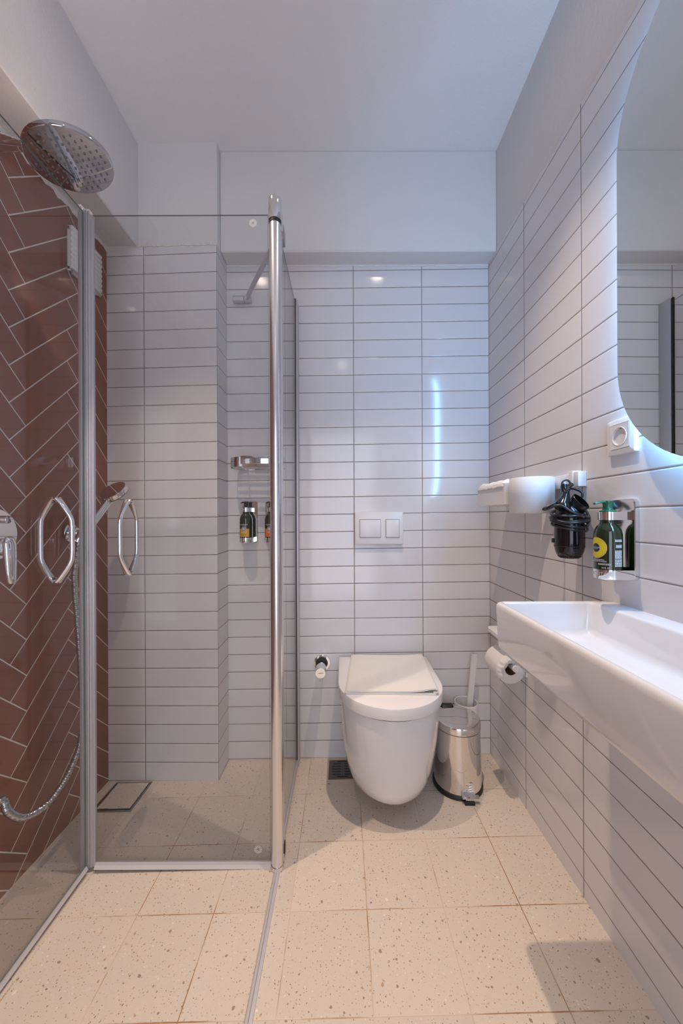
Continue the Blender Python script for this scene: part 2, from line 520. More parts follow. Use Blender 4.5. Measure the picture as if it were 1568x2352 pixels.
# ================================================================== room shell
TILE_TOP = 2.165; CEIL = 2.585; REAR = -1.25
bm = BM()
cs = [(-1.06, REAR - 0.1), (0.75, REAR - 0.1), (0.75, 1.67), (-1.06, 1.67)]
loft(bm, [[(x, y, floor_z(x, y) - 0.12) for x, y in cs], [(x, y, floor_z(x, y)) for x, y in cs]])
struct('floor', bm, MAT['floor'])
bm = BM(); add_box(bm, (-1.06, REAR - 0.1, CEIL), (0.75, 1.67, CEIL + 0.1)); struct('ceiling', bm, MAT['ceiling'])
bm = BM(); add_box(bm, (-1.06, 1.566, -0.15), (0.75, 1.67, CEIL)); struct('wall_back', bm, MAT['back'])
bm = BM(); add_box(bm, (0.6455, REAR, -0.15), (0.75, 1.566, TILE_TOP)); struct('wall_right', bm, MAT['right'])
bm = BM(); add_box(bm, (0.6495, REAR, TILE_TOP), (0.75, 1.566, CEIL)); struct('wall_right_upper', bm, MAT['plaster'])
bm = BM(); add_box(bm, (-1.06, REAR, -0.15), (-0.963, 1.566, TILE_TOP)); struct('wall_left', bm, MAT['terracotta'])
bm = BM(); add_box(bm, (-1.06, REAR - 0.1, -0.15), (0.75, REAR, CEIL)); struct('wall_rear', bm, MAT['plaster'])
# tiled pier in the shower corner, its face turned a little; plastered above the tiles
bm = BM()
loft(bm, [[(-0.963, 1.4545, z), (-0.5066, 1.441, z), (-0.5066, 1.566, z), (-0.963, 1.566, z)] for z in (-0.15, TILE_TOP)])
o = link_mesh('wall_pier', bm, [MAT['chase'], MAT['pierside']], False); o['kind'] = 'structure'
for p in o.data.polygons:
    if p.normal.x > 0.9: p.material_index = 1
bm = BM()
loft(bm, [[(-0.963, 1.458, z), (-0.512, 1.446, z), (-0.5075, 1.45, z), (-0.5075, 1.566, z), (-0.963, 1.566, z)] for z in (TILE_TOP, CEIL)])
struct('wall_pier_upper', bm, MAT['plaster'])
# dropped beams over the left and back walls
bm = BM(); add_box(bm, (-0.975, REAR, TILE_TOP - 0.002), (-0.832, 1.46, CEIL), 0.004, 1); struct('wall_left_beam', bm, MAT['plaster'])
bm = BM(); add_box(bm, (-0.5075, 1.484, TILE_TOP), (0.6495, 1.566, CEIL), 0.004, 1); struct('wall_back_beam', bm, MAT['plaster'])
# unseen door frame added round the fill lamp; the rear wall stays solid
bm = BM()
for lo, hi in (((-0.55, REAR, -0.02), (-0.48, REAR + 0.012, 2.12)), ((0.40, REAR, 0.03), (0.47, REAR + 0.012, 2.12)), ((-0.48, REAR, 2.06), (0.40, REAR + 0.012, 2.12))):
    add_box(bm, lo, hi, 0.002, 1)
struct('added_door_frame', bm, MAT['matt_white'])
# ragged plaster joint where the tiles end
def ragged(name, p0, p1, nrm, seed, hgt=0.012):
    random.seed(seed); bm = BM()
    p0, p1, nrm = Vector(p0), Vector(p1), Vector(nrm); n = 70
    lps = []
    for k in range(n + 1):
        c = p0.lerp(p1, k / n); h = hgt * (0.35 + 0.65 * random.random()); t = 0.003 + 0.002 * random.random()
        lps.append([c + nrm * 0.0 + Vector((0, 0, 0.004)), c + nrm * t + Vector((0, 0, 0.004)), c + nrm * t * 0.6 - Vector((0, 0, h)), c - Vector((0, 0, h * 1.05))])
    loft(bm, lps)
    o = struct(name, bm, MAT['caulk']); return o
ragged('trim_1', (-0.963, 0.3, TILE_TOP), (-0.963, 1.452, TILE_TOP), (1, 0, 0), 3, 0.022)
ragged('trim_2', (-0.5066, 1.566, TILE_TOP), (0.6455, 1.566, TILE_TOP), (0, -1, 0), 5, 0.009)
ragged('trim_3', (-0.96, 1.4545, TILE_TOP), (-0.507, 1.441, TILE_TOP), (0, -1, 0), 6, 0.007)

# ================================================================== ceiling downlights
LIGHTS = [(0.225, 0.88), (-0.52, 0.84), (0.0, -0.45)]  # third one is an unseen lamp added behind the camera for fill
dl_labels = ['warm recessed downlight in the ceiling over the washbasin side', 'warm recessed downlight in the ceiling by the glass shower door',
             'added warm fill downlight in the ceiling behind the camera']
for k, (x, y) in enumerate(LIGHTS):
    t = thing('downlight', dl_labels[k], 'ceiling light', (x, y, CEIL - 0.012), 'recessed ceiling downlights')
    bm = BM(); add_lathe(bm, [(0.040, -0.002), (0.046, -0.008), (0.040, -0.010), (0.034, -0.004), (0.034, -0.001)], (x, y, CEIL), n=32, cap0=False, cap1=False)
    part('trim_ring', bm, MAT['matt_white'], t)
    bm = BM(); add_cyl(bm, (x, y, CEIL - 0.003), (x, y, CEIL - 0.001), 0.034)
    part('lens', bm, MAT['lens'], t)
    L = bpy.data.lights.new('downlight_beam', 'SPOT'); L.energy = SPOT_POWER * (1.0, 1.0, 0.35)[k]; L.color = SPOT_COL
    L.spot_size = math.radians(72); L.spot_blend = 1.0; L.shadow_soft_size = 0.012
    lo = bpy.data.objects.new('downlight_beam', L); C.objects.link(lo); lo.location = (x, y, CEIL - 0.02)
# added fill: unseen cool area lamp just in front of the rear wall
L = bpy.data.lights.new('rear_fill_light', 'AREA'); L.shape = 'RECTANGLE'; L.size = 0.86; L.size_y = 2.02
L.energy = FILL_POWER; L.color = FILL_COL
lo = bpy.data.objects.new('rear_fill_light', L); C.objects.link(lo)
lo.location = (-0.04, REAR + 0.02, 1.05); lo.rotation_euler = (PI / 2, 0, 0)

# ================================================================== shower enclosure
YF = 1.072          # plane of the folded front leaf
XS = -0.200         # plane of the fixed side panel
GT = 1.967          # glass top
def edge_faces(o, ax):
    o.data.materials.append(MAT['glass_edge'])
    for p in o.data.polygons:
        if abs(p.normal[ax]) < 0.5: p.material_index = 1
# ---- fixed panel with its corner tube
t = thing('shower_screen', 'fixed clear glass shower screen with satin tube post running back to the white wall', 'shower screen', (XS, 1.064, floor_z(XS, 1.064)))
bm = BM(); add_box(bm, (XS - 0.003, 1.088, 0.020), (XS + 0.003, 1.504, GT), 0.0008, 1); edge_faces(part('glass_pane', bm, MAT['glass'], t, False), 0)
bm = BM(); add_box(bm, (XS - 0.010, 1.512, floor_z(XS, 1.56) + 0.002), (XS + 0.010, 1.566, 1.985), 0.002, 2); part('wall_channel', bm, MAT['alu_matt'], t)
bm = BM(); add_box(bm, (XS - 0.0045, 1.504, floor_z(XS, 1.55) + 0.004), (XS + 0.0045, 1.5125, 1.982), 0.0008, 1); part('channel_gasket', bm, MAT['black_matt'], t)
bm = BM(); add_box(bm, (XS - 0.007, 1.085, floor_z(XS, 1.09) - 0.001), (XS + 0.007, 1.512, 0.024), 0.002, 2); part('bottom_rail', bm, MAT['alu_matt'], t)
bm = BM()
zb = floor_z(XS, 1.064)
add_lathe(bm, [(0.0175, 0.012), (0.0180, 0.014), (0.0180, 1.925 - 0.0), (0.0175, 1.927)], (XS + 0.001, 1.064, zb + 0.002), n=40)
# slot lips of the profile towards the side pane
add_box(bm, (XS + 0.006, 1.072, zb + 0.014), (XS + 0.0185, 1.094, 1.92), 0.003, 2)
tube = part('tube_post', bm, MAT['alu'], t, angle=50)
bm = BM(); add_lathe(bm, [(0.0195, 0.0), (0.0200, 0.002), (0.0200, 0.062), (0.0185, 0.066), (0.0, 0.067)], (XS + 0.001, 1.064, 1.941), n=40)
add_box(bm, (XS + 0.004, 1.070, 1.935), (XS + 0.0200, 1.096, 1.985), 0.003, 2)
part('post_cap', bm, MAT['steel'], t)
bm = BM(); add_lathe(bm, [(0.0186, 0.0), (0.0186, 0.010)], (XS + 0.001, 1.064, 1.931), n=40); part('cap_seal', bm, MAT['black_matt'], t)
bm = BM(); add_lathe(bm, [(0.0185, 0.0), (0.0192, 0.003), (0.0192, 0.014), (0.0182, 0.015)], (XS + 0.001, 1.064, zb), n=40)
add_box(bm, (XS + 0.004, 1.070, zb), (XS + 0.020, 1.098, zb + 0.035), 0.004, 2)
part('post_foot', bm, MAT['steel'], t)
bm = BM(); add_box(bm, (XS + 0.0188, 1.074, zb + 0.02), (XS + 0.0205, 1.094, zb + 0.058), 0.0005, 1); part('foot_gasket', bm, MAT['black_matt'], t)
# brace bar from a pane clamp back to the wall
bm = BM(); add_box(bm, (XS - 0.012, 1.150, 1.958), (XS + 0.012, 1.190, 2.005), 0.002, 2); part('pane_clamp', bm, MAT['alu_dark'], t)
a = Vector((XS - 0.006, 1.172, 1.990)); c = Vector((-0.408, 1.532, 2.006)); d = (c - a).normalized(); s_ = Vector((-d.y, d.x, 0)).normalized() * 0.0055
zz = Vector((0, 0, 0.0095)); bm = BM()
loft(bm, [[q + s_ + zz, q - s_ + zz, q - s_ - zz, q + s_ - zz] for q in (a, c)])
part('brace_bar', bm, MAT['alu_matt'], t, False)
bm = BM(); add_cyl(bm, (-0.472, 1.547, 2.004), (-0.424, 1.547, 2.004), 0.0145, n=24, bev=0.0015)
add_cyl(bm, (-0.423, 1.547, 2.004), (-0.396, 1.547, 2.004), 0.0135, n=24, bev=0.0015)
add_cyl(bm, (-0.448, 1.566, 2.004), (-0.448, 1.545, 2.004), 0.010)
br = part('wall_bracket', bm, MAT['alu_matt'], t)
bm = BM(); add_cyl(bm, (-0.409, 1.526, 2.000), (-0.409, 1.538, 2.000), 0.006); part('pivot_screw', bm, MAT['screw'], br)

# ---- folding door: front leaf, corner hinge profile, second leaf folded towards the camera
XH = -0.770
t = thing('shower_door', 'clear glass folding shower door standing open, two leaves joined by a grey hinge profile', 'shower door', (-0.45, YF, 0.0))
bm = BM(); add_box(bm, (XH + 0.016, YF - 0.003, 0.012), (-0.222, YF + 0.003, GT), 0.0008, 1); pf = part('glass_pane', bm, MAT['glass'], t, False); edge_faces(pf, 1)
bm = BM(); add_box(bm, (XH - 0.003, 0.50, 0.016), (XH + 0.003, YF - 0.016, GT), 0.0008, 1); pl = part('glass_pane', bm, MAT['glass'], t, False); edge_faces(pl, 0)
bm = BM()
add_box(bm, (-0.786, YF - 0.016, 0.004), (-0.7745, YF + 0.006, 1.990), 0.003, 2)
for q in range(3): add_box(bm, (-0.7735 + q * 0.0058, YF - 0.012 + q * 0.002, 0.004), (-0.768 + q * 0.0058, YF + 0.010, 1.982), 0.002, 2)
add_box(bm, (-0.762, YF - 0.0055, 0.006), (-0.748, YF + 0.0055, 1.967), 0.0015, 2)
part('hinge_profile', bm, MAT['alu_matt'], t)
def seal(bm, p0, p1, horiz):
    add_box(bm, p0, p1, 0.003, 2)
bm = BM()
loft(bm, [[(x, YF - 0.012, 0.003), (x, YF - 0.008, 0.0), (x, YF + 0.006, 0.0), (x, YF + 0.006, 0.014), (x, YF - 0.004, 0.018), (x, YF - 0.006, 0.011)] for x in (-0.748, -0.226, -0.219)])
part('bottom_seal', bm, MAT['seal'], t, angle=20)
bm = BM()
loft(bm, [[(XH + 0.008, y, 0.006), (XH + 0.006, y, 0.004), (XH - 0.006, y, 0.004), (XH - 0.006, y, 0.014), (XH + 0.004, y, 0.017), (XH + 0.005, y, 0.012)] for y in (0.50, YF - 0.014)])
part('bottom_seal', bm, MAT['seal'], t, angle=20)
def handle(base, out, along, zc):
    """two D pulls back to back; out = direction away from the pane"""
    bm = BM(); base = Vector(base); out = Vector(out)
    for s in (1, -1):
        pts = []; rads = []
        ctrl = [(0.004, 0.1120, 0.0045, 0.0105), (0.012, 0.1040, 0.0048, 0.0098), (0.026, 0.0830, 0.0052, 0.0080), (0.0365, 0.0650, 0.0055, 0.0062), (0.0415, 0.0520, 0.0056, 0.0056), (0.0425, 0.0350, 0.0056, 0.0056)]
        full = ctrl + [(d_, -h_, a_, b_) for d_, h_, a_, b_ in reversed(ctrl)]
        for d_, h_, a_, b_ in full:
            pts.append(base + out * (s * d_) + Vector((0, 0, zc + h_))); rads.append((b_, a_))
        # make first radius run along the pane
        a0 = Vector(along)
        tang0 = (pts[1] - pts[0]).normalized()
        lps = []
        for i_, p_ in enumerate(pts):
            tg = (pts[min(i_ + 1, len(pts) - 1)] - pts[max(i_ - 1, 0)]).normalized()
            aa = (a0 - tg * a0.dot(tg)).normalized(); bb = tg.cross(aa)
            r1, r2 = rads[i_]
            lps.append([p_ + aa * (r1 * math.cos(2 * PI * k / 16)) + bb * (r2 * math.sin(2 * PI * k / 16)) for k in range(16)])
        loft(bm, lps)
        for h_ in (0.1075, -0.1075):
            add_cyl(bm, base + Vector((0, 0, zc + h_)) + out * (s * 0.003), base + Vector((0, 0, zc + h_)) + out * (s * 0.010), 0.008)
    return bm
part('door_handle', handle((-0.646, YF, 0), (0, 1, 0), (1, 0, 0), 0.9955), MAT['chrome'], t, angle=60)
part('door_handle', handle((XH, 0.955, 0), (1, 0, 0), (0, 1, 0), 0.9955), MAT['chrome'], t, angle=60)
# etched maker's rings near the corners of the front leaf
def stamp(cx, cz):
    bm = BM(); y = YF - 0.0034; n = 40
    def ring(r0, r1):
        A = [bm.verts.new((cx + r1 * math.cos(2 * PI * k / n), y, cz + r1 * math.sin(2 * PI * k / n))) for k in range(n)]
        B = [bm.verts.new((cx + r0 * math.cos(2 * PI * k / n), y, cz + r0 * math.sin(2 * PI * k / n))) for k in range(n)]
        for k in range(n): bm.faces.new((A[k], A[(k + 1) % n], B[(k + 1) % n], B[k]))
    ring(0.0104, 0.0112); ring(0.0046, 0.0052)
    for k in range(11):
        a_ = 2 * PI * k / 11; r_ = 0.0078
        px, pz = cx + r_ * math.cos(a_), cz + r_ * math.sin(a_)
        q = [(px + dx * math.cos(a_) - dz * math.sin(a_), y, pz + dx * math.sin(a_) + dz * math.cos(a_)) for dx, dz in ((-0.0016, -0.0009), (0.0016, -0.0009), (0.0016, 0.0009), (-0.0016, 0.0009))]
        bm.faces.new([bm.verts.new(v) for v in q])
    return bm
part('etched_mark', stamp(-0.266, 1.941), MAT['etch'], pf, False)
part('etched_mark', stamp(-0.258, 0.054), MAT['etch'], pf, False)

# threshold strip on the floor where the door closes
bm = BM(); y0, y1 = -0.05, 1.052
def strip_loop(y):
    z = floor_z(XS, y)
    return [(XS - 0.007, y, z - 0.001), (XS - 0.007, y, z + 0.004), (XS - 0.003, y, z + 0.012), (XS + 0.002, y, z + 0.012), (XS + 0.003, y, z + 0.005), (XS + 0.010, y, z + 0.004), (XS + 0.011, y, z - 0.001)]
loft(bm, [strip_loop(y0), strip_loop(y1)])
single('threshold_strip', bm, MAT['alu_matt'], 'thin aluminium threshold strip on the floor running forward from the tube post', 'threshold', smooth=False)

# ================================================================== shower fittings on the terracotta wall
# overhead shower
XC, YC, ZC, RS = -0.723, 0.950, 2.005, 0.100
SHN = Vector((-0.186, -0.098, 1.0)).normalized()
sha = Vector((1, 0, 0)); sha = (sha - SHN * sha.dot(SHN)).normalized(); shb = SHN.cross(sha)
t = thing('overhead_shower', 'round flat chrome overhead rain shower on an arm from the terracotta wall', 'shower', (XC, YC, ZC))
bm = BM(); add_lathe(bm, [(0.0, 0.0), (RS - 0.004, 0.0), (RS - 0.001, 0.001), (RS, 0.003), (RS, 0.013), (RS - 0.003, 0.016), (0.03, 0.018), (0.0, 0.018)], (XC, YC, ZC), SHN, n=72, cap0=False, cap1=False)
part('head_disc', bm, MAT['head'], t)
bm = BM()
for ix in range(-5, 6):
    for iy in range(-5, 6):
        px, py = ix * 0.0165, iy * 0.0165
        if math.hypot(px, py) < RS - 0.012:
            add_lathe(bm, [(0.0030, 0.0), (0.0026, -0.0022), (0.0014, -0.003)], Vector((XC, YC, ZC)) + sha * px + shb * py + SHN * 0.0002, SHN, n=10, cap0=False)
part('nozzle_field', bm, simple('grey_silicone', (0.17, 0.17, 0.18), 0.5), t)
bm = BM(); add_box(bm, (-0.957, YC - 0.014, 2.046), (XC + 0.016, YC + 0.014, 2.076), 0.004, 2)
add_cyl(bm, (XC, YC, 2.028), (XC, YC, 2.05), 0.013)
part('shower_arm', bm, MAT['chrome'], t)
bm = BM(); add_box(bm, (-0.963, YC - 0.03, 2.031), (-0.955, YC + 0.03, 2.091), 0.004, 2); part('wall_flange', bm, MAT['chrome'], t)

# ventilation grille
t = thing('vent_grille', 'white louvred vent grille high on the terracotta wall behind the hinge profile', 'vent', (-0.963, 1.32, 1.925))
bm = BM()
for lo, hi in (((-0.963, 1.243, 1.924), (-0.950, 1.403, 1.942)), ((-0.963, 1.243, 2.065), (-0.950, 1.403, 2.083)), ((-0.963, 1.243, 1.924), (-0.950, 1.262, 2.083)), ((-0.963, 1.384, 1.924), (-0.950, 1.403, 2.083))):
    add_box(bm, lo, hi, 0.004, 2)
add_box(bm, (-0.963, 1.25, 1.93), (-0.956, 1.396, 2.076))
part('frame', bm, MAT['plastic'], t)
bm = BM()
lps = []
for y in (1.236, 1.239, 1.389, 1.392):
    inn = 0.002 if y in (1.236, 1.392) else 0.0
    lp = []
    nz_ = 64
    for k in range(nz_ + 1):
        z = 1.926 + 0.149 * k / nz_
        lp.append((-0.9385 + 0.0022 * math.cos(2 * PI * 8 * k / nz_) - inn, y, z))
    lp += [(-0.9465 + inn, y, 2.075), (-0.9465 + inn, y, 1.926)]
    lps.append(lp)
loft(bm, lps)
for q in ((1.26, 1.95), (1.37, 1.95), (1.26, 2.05), (1.37, 2.05)):
    add_cyl(bm, (-0.957, q[0], q[1]), (-0.944, q[0], q[1]), 0.006)
part('louver_panel', bm, MAT['plastic'], t, angle=40)

# hand shower in its wall holder, with the hose
HV = Vector((-0.845, 1.312, 1.150))
nrm = Vector((-0.20, -0.66, 0.73)).normalized()
hold = Vector((-0.8865, 1.2185, 1.0015))
t = thing('shower_holder', 'chrome wall holder cradling the hand shower on the terracotta wall', 'shower holder', (-0.963, 1.225, 1.0))
bm = BM()
add_lathe(bm, [(0.030, 0.0), (0.032, 0.003), (0.032, 0.009), (0.027, 0.013), (0.020, 0.015), (0.017, 0.030), (0.0, 0.031)], (-0.963, 1.248, 1.003), (1, 0, 0), n=32, cap0=False)
part('wall_rosette', bm, MAT['chrome'], t)
axis_h = (HV - nrm * 0.012 - hold).normalized()
bm = BM(); add_lathe(bm, [(0.0135, -0.036), (0.0160, -0.030), (0.0225, 0.020), (0.0220, 0.024), (0.0140, 0.024), (0.0122, -0.020)], hold - axis_h * 0.004, axis_h, n=28, cap0=False, cap1=False)
add_cyl(bm, (-0.945, 1.247, 1.003), hold + Vector((-0.010, 0.004, 0)), 0.012, 0.012)
part('cradle', bm, MAT['chrome'], t)
t = thing('hand_shower', 'round chrome hand shower leaning out of its wall holder behind the hinge profile', 'hand shower', tuple(hold))
bm = BM()
RH = 0.050
add_lathe(bm, [(0.0, 0.0), (RH - 0.0025, 0.0), (RH - 0.0005, -0.0015), (RH, -0.004), (RH - 0.001, -0.017), (RH - 0.004, -0.019)], HV + nrm * 0.010, nrm, n=56, cap0=False)
part('head_shell', bm, MAT['chrome'], t)
bm = BM(); add_lathe(bm, [(RH - 0.004, -0.0185), (RH - 0.003, -0.022), (RH - 0.008, -0.0245), (0.0, -0.0255)], HV + nrm * 0.010, nrm, n=56, cap1=False)
part('spray_plate', bm, simple('grey_spray_plate', (0.30, 0.30, 0.31), 0.4), t, label='grey spray plate on the underside of the head')
bm = BM()
st = HV - nrm * 0.004 - (HV - hold).normalized() * 0.040
pts = catmull([hold - axis_h * 0.036, hold + axis_h * 0.03, hold.lerp(st, 0.6), st], 6)
add_tube(bm, pts, [0.0105 + 0.0028 * min(1, k / 12) for k in range(len(pts))], n=20)
part('handgrip', bm, MAT['chrome'], t)
# corrugated hose, sagging forward to its wall outlet
def hose_pt(px, py, X):
    Y = F_PX * X / (px - 786.5); return (X, Y, CAM_H - (py - 1187) * Y / F_PX)
hs = hold - axis_h * 0.034
path = [hs, (-0.9, 1.209, 0.962), (-0.9, 1.2, 0.918), (-0.9, 1.19, 0.864), (-0.9, 1.192, 0.831), (-0.9, 1.194, 0.788), (-0.9, 1.201, 0.731), (-0.9, 1.211, 0.619), (-0.9, 1.221, 0.481), (-0.9, 1.228, 0.358), (-0.9, 1.219, 0.31), (-0.9, 1.203, 0.265), (-0.9, 1.167, 0.223), (-0.9, 1.129, 0.199), (-0.9, 1.079, 0.186), (-0.9, 1.027, 0.198), (-0.9, 0.987, 0.222), (-0.9, 0.952, 0.267), (-0.9, 0.933, 0.313),
        (-0.902, 0.885, 0.300), (-0.902, 0.862, 0.420), (-0.905, 0.868, 0.560), (-0.912, 0.890, 0.680), (-0.925, 0.905, 0.722)]
dense = catmull(path, 40)
cum = [0.0]
for a_, b_ in zip(dense, dense[1:]): cum.append(cum[-1] + (b_ - a_).length)
pts = []; rads = []; step = 0.00165; s_ = 0.0; j = 0
while s_ < cum[-1]:
    while cum[j + 1] < s_: j += 1
    f_ = (s_ - cum[j]) / max(cum[j + 1] - cum[j], 1e-9)
    pts.append(dense[j].lerp(dense[j + 1], f_)); rads.append(0.0090 + 0.0013 * math.sin(2 * PI * s_ / 0.0072)); s_ += step
bm = BM(); add_tube(bm, pts, rads, n=10)
single('shower_hose', bm, MAT['hose'], 'ribbed metal shower hose sagging below the hand shower along the terracotta wall', 'hose', angle=60)
t = thing('hose_outlet', 'chrome round hose outlet low on the terracotta wall at the left picture edge', 'water outlet', (-0.963, 0.955, 0.73))
bm = BM(); add_lathe(bm, [(0.027, 0.0), (0.028, 0.004), (0.024, 0.008), (0.014, 0.010), (0.013, 0.034), (0.0, 0.040)], (-0.963, 0.928, 0.752), (1, 0, 0), n=32, cap0=False); part('rosette', bm, MAT['chrome'], t)
bm = BM(); add_cyl(bm, (-0.928, 0.922, 0.744), (-0.924, 0.906, 0.716), 0.0095, bev=0.001); part('spout', bm, MAT['chrome'], t)

# mixer
t = thing('shower_mixer', 'chrome shower mixer with hanging lever on the terracotta wall at the left edge', 'tap', (-0.963, 0.975, 1.0))
bm = BM(); add_lathe(bm, [(0.072, 0.0), (0.074, 0.003), (0.072, 0.006), (0.0, 0.007)], (-0.963, 0.972, 1.010), (1, 0, 0), n=56, cap0=False); part('rosette', bm, MAT['chrome'], t)
bm = BM(); add_lathe(bm, [(0.024, 0.0), (0.024, 0.050), (0.022, 0.054), (0.0, 0.055)], (-0.957, 0.955, 0.978), (1, 0, 0), n=36, cap0=False); part('body', bm, MAT['chrome'], t)
bm = BM(); add_lathe(bm, [(0.0105, 0.0), (0.0105, 0.060), (0.0095, 0.0615), (0.0, 0.062)], (-0.957, 0.953, 1.051), (1, 0, 0), n=28, cap0=False); part('diverter_knob', bm, MAT['chrome'], t)
bm = BM(); lps = []
for k, (z, ry, rx) in enumerate([(1.006, 0.006, 0.004), (1.000, 0.014, 0.010), (0.985, 0.0175, 0.0135), (0.950, 0.0165, 0.012), (0.915, 0.0145, 0.0095), (0.885, 0.012, 0.008), (0.880, 0.009, 0.005)]):
    lps.append([(-0.893 + rx * math.cos(2 * PI * q / 24) + 0.006 * (1.0 - z) / 0.1, 0.950 + ry * math.sin(2 * PI * q / 24), z) for q in range(24)])
loft(bm, lps); part('lever', bm, MAT['chrome'], t, angle=60)

# linear drain with a tile insert
t = thing('shower_drain', 'square steel shower drain with a terrazzo tile insert beside the white tiled pier', 'drain', (-0.848, 1.366, floor_z(-0.848, 1.366)))
def fz(x, y, d): return (x, y, floor_z(x, y) + d)
def quad_ring(bm, x0, x1, y0, y1, wdt, d0, d1):
    for a0, a1, b0, b1 in ((x0, x1, y0, y0 + wdt), (x0, x1, y1 - wdt, y1), (x0, x0 + wdt, y0 + wdt, y1 - wdt), (x1 - wdt, x1, y0 + wdt, y1 - wdt)):
        cs = [(a0, b0), (a1, b0), (a1, b1), (a0, b1)]
        loft(bm, [[fz(x, y, d0) for x, y in cs], [fz(x, y, d1) for x, y in cs]])
def slab(bm, x0, x1, y0, y1, d0, d1):
    cs = [(x0, y0), (x1, y0), (x1, y1), (x0, y1)]
    loft(bm, [[fz(x, y, d0) for x, y in cs], [fz(x, y, d1) for x, y in cs]])
bm = BM(); quad_ring(bm, -0.922, -0.776, 1.292, 1.440, 0.004, 0.0, 0.004); part('outer_frame', bm, MAT['dark_steel'], t, False)
bm = BM(); slab(bm, -0.918, -0.780, 1.296, 1.436, 0.0003, 0.0010); part('channel', bm, MAT['gap'], t, False)
bm = BM(); slab(bm, -0.908, -0.787, 1.304, 1.431, 0.0012, 0.0045); part('tile_insert', bm, MAT['insert'], t, False)
bm = BM(); quad_ring(bm, -0.911, -0.784, 1.301, 1.434, 0.003, 0.0012, 0.0052); part('inner_frame', bm, MAT['steel'], t, False)

# ================================================================== shower shelf and dispensers on the back wall
t = thing('shower_shelf', 'chrome slatted shower shelf on the white tiled back wall above the two dispensers', 'shelf', (-0.357, 1.50, 1.255))
def stadium(xc, yc, hw, hd, z, r, n=8): return rrect(xc - hw, xc + hw, yc - hd, yc + hd, r, z, n)
bm = BM()
xc, yc, hw, hd = -0.357, 1.506, 0.112, 0.058
lps = [stadium(xc, yc, hw, hd, 1.262, 0.052), stadium(xc, yc, hw + 0.0005, hd + 0.0005, 1.264, 0.052), stadium(xc, yc, hw, hd, 1.302, 0.052), stadium(xc, yc, hw - 0.003, hd - 0.003, 1.302, 0.05), stadium(xc, yc, hw - 0.003, hd - 0.003, 1.262, 0.05)]
loft(bm, lps, False, False)
rings = None
part('rim_band', bm, MAT['chrome'], t)
bm = BM()
for k in range(6):
    y = yc - 0.042 + k * 0.0168
    half = hw - 0.003 - (0.016 if k in (0, 5) else 0.004)
    add_box(bm, (xc - half, y - 0.0042, 1.262), (xc + half, y + 0.0042, 1.2655), 0.001, 1)
for sx in (-0.06, 0.06):
    add_box(bm, (xc + sx - 0.004, yc - 0.052, 1.2595), (xc + sx + 0.004, yc + 0.055, 1.263), 0.001, 1)
part('slat_tray', bm, MAT['chrome'], t)
bm = BM(); add_box(bm, (xc - 0.058, yc - hd - 0.006, 1.272), (xc + 0.058, yc - hd + 0.001, 1.306), 0.003, 2); part('front_clip', bm, MAT['chrome'], t)
bm = BM(); add_box(bm, (xc - 0.03, 1.557, 1.262), (xc + 0.03, 1.566, 1.30), 0.002, 2); part('wall_plate', bm, MAT['chrome'], t)

def bottle_profile(R):
    return [(0.0, 0.0), (R * 0.9, 0.0), (R, 0.003), (R, 0.088), (R * 0.985, 0.096), (R * 0.92, 0.105), (R * 0.78, 0.113), (R * 0.58, 0.118), (R * 0.54, 0.121), (R * 0.54, 0.126), (R * 0.5, 0.127)]

def make_dispenser(name_l, cx, cy, wall_pt, nrm, z0, lab, cat='dispenser bracket'):
    """bracket on a wall: back plate, neck ring, cup. nrm points into the room; z0 = cup underside"""
    nrm = Vector(nrm); sd = Vector((-nrm.y, nrm.x, 0))
    wp = Vector(wall_pt)
    t = thing(name_l, lab, cat, (wp.x, wp.y, z0), 'chrome dispenser brackets')
    hw = 0.037
    # plate with rounded outline, rim turned forward
    ol = []
    for (sx_, sz_, a0) in ((1, 1, 0), (-1, 1, 1), (-1, -1, 2), (1, -1, 3)):
        for k in range(7):
            a_ = a0 * PI / 2 + k / 6 * PI / 2; r_ = 0.010
            ol.append((sx_ * (hw - r_) + r_ * math.cos(a_), 0.0905 + sz_ * (0.0905 - r_) + r_ * math.sin(a_)))
    def at(u, v, d): return wp + sd * u + nrm * d + Vector((0, 0, z0 + v - wp.z))
    bm = BM()
    loft(bm, [[at(u, v, 0.0) for u, v in ol], [at(u, v, 0.009) for u, v in ol], [at(u * 0.97, 0.0905 + (v - 0.0905) * 0.985, 0.0105) for u, v in ol]])
    part('back_plate', bm, MAT['chrome_soft'], t)
    ctr = Vector((cx, cy, 0)); depth = (ctr - Vector((wp.x, wp.y, 0))).dot(nrm)
    # cup
    R = 0.0285; bm = BM()
    def cuploop(r, z):
        lp = []
        for k in range(25):
            a_ = -PI / 2 + PI * k / 24
            lp.append(ctr + nrm * (r * math.cos(a_)) + sd * (r * math.sin(a_)) + Vector((0, 0, z)))
        lp.append(ctr + sd * r - nrm * (depth - 0.008) + Vector((0, 0, z)))
        lp.append(ctr - sd * r - nrm * (depth - 0.008) + Vector((0, 0, z)))
        return lp
    loft(bm, [cuploop(R - 0.006, z0), cuploop(R - 0.001, z0 + 0.003), cuploop(R, z0 + 0.006), cuploop(R, z0 + 0.024), cuploop(R - 0.0012, z0 + 0.024), cuploop(R - 0.0012, z0 + 0.005)])
    part('cup', bm, MAT['chrome'], t)
    # neck ring with its arm
    R = 0.0185; bm = BM()
    loft(bm, [cuploop(R, z0 + 0.134), cuploop(R, z0 + 0.152), cuploop(R - 0.002, z0 + 0.152), cuploop(R - 0.002, z0 + 0.134)], False, False)
    part('neck_ring', bm, MAT['chrome'], t)
    return t

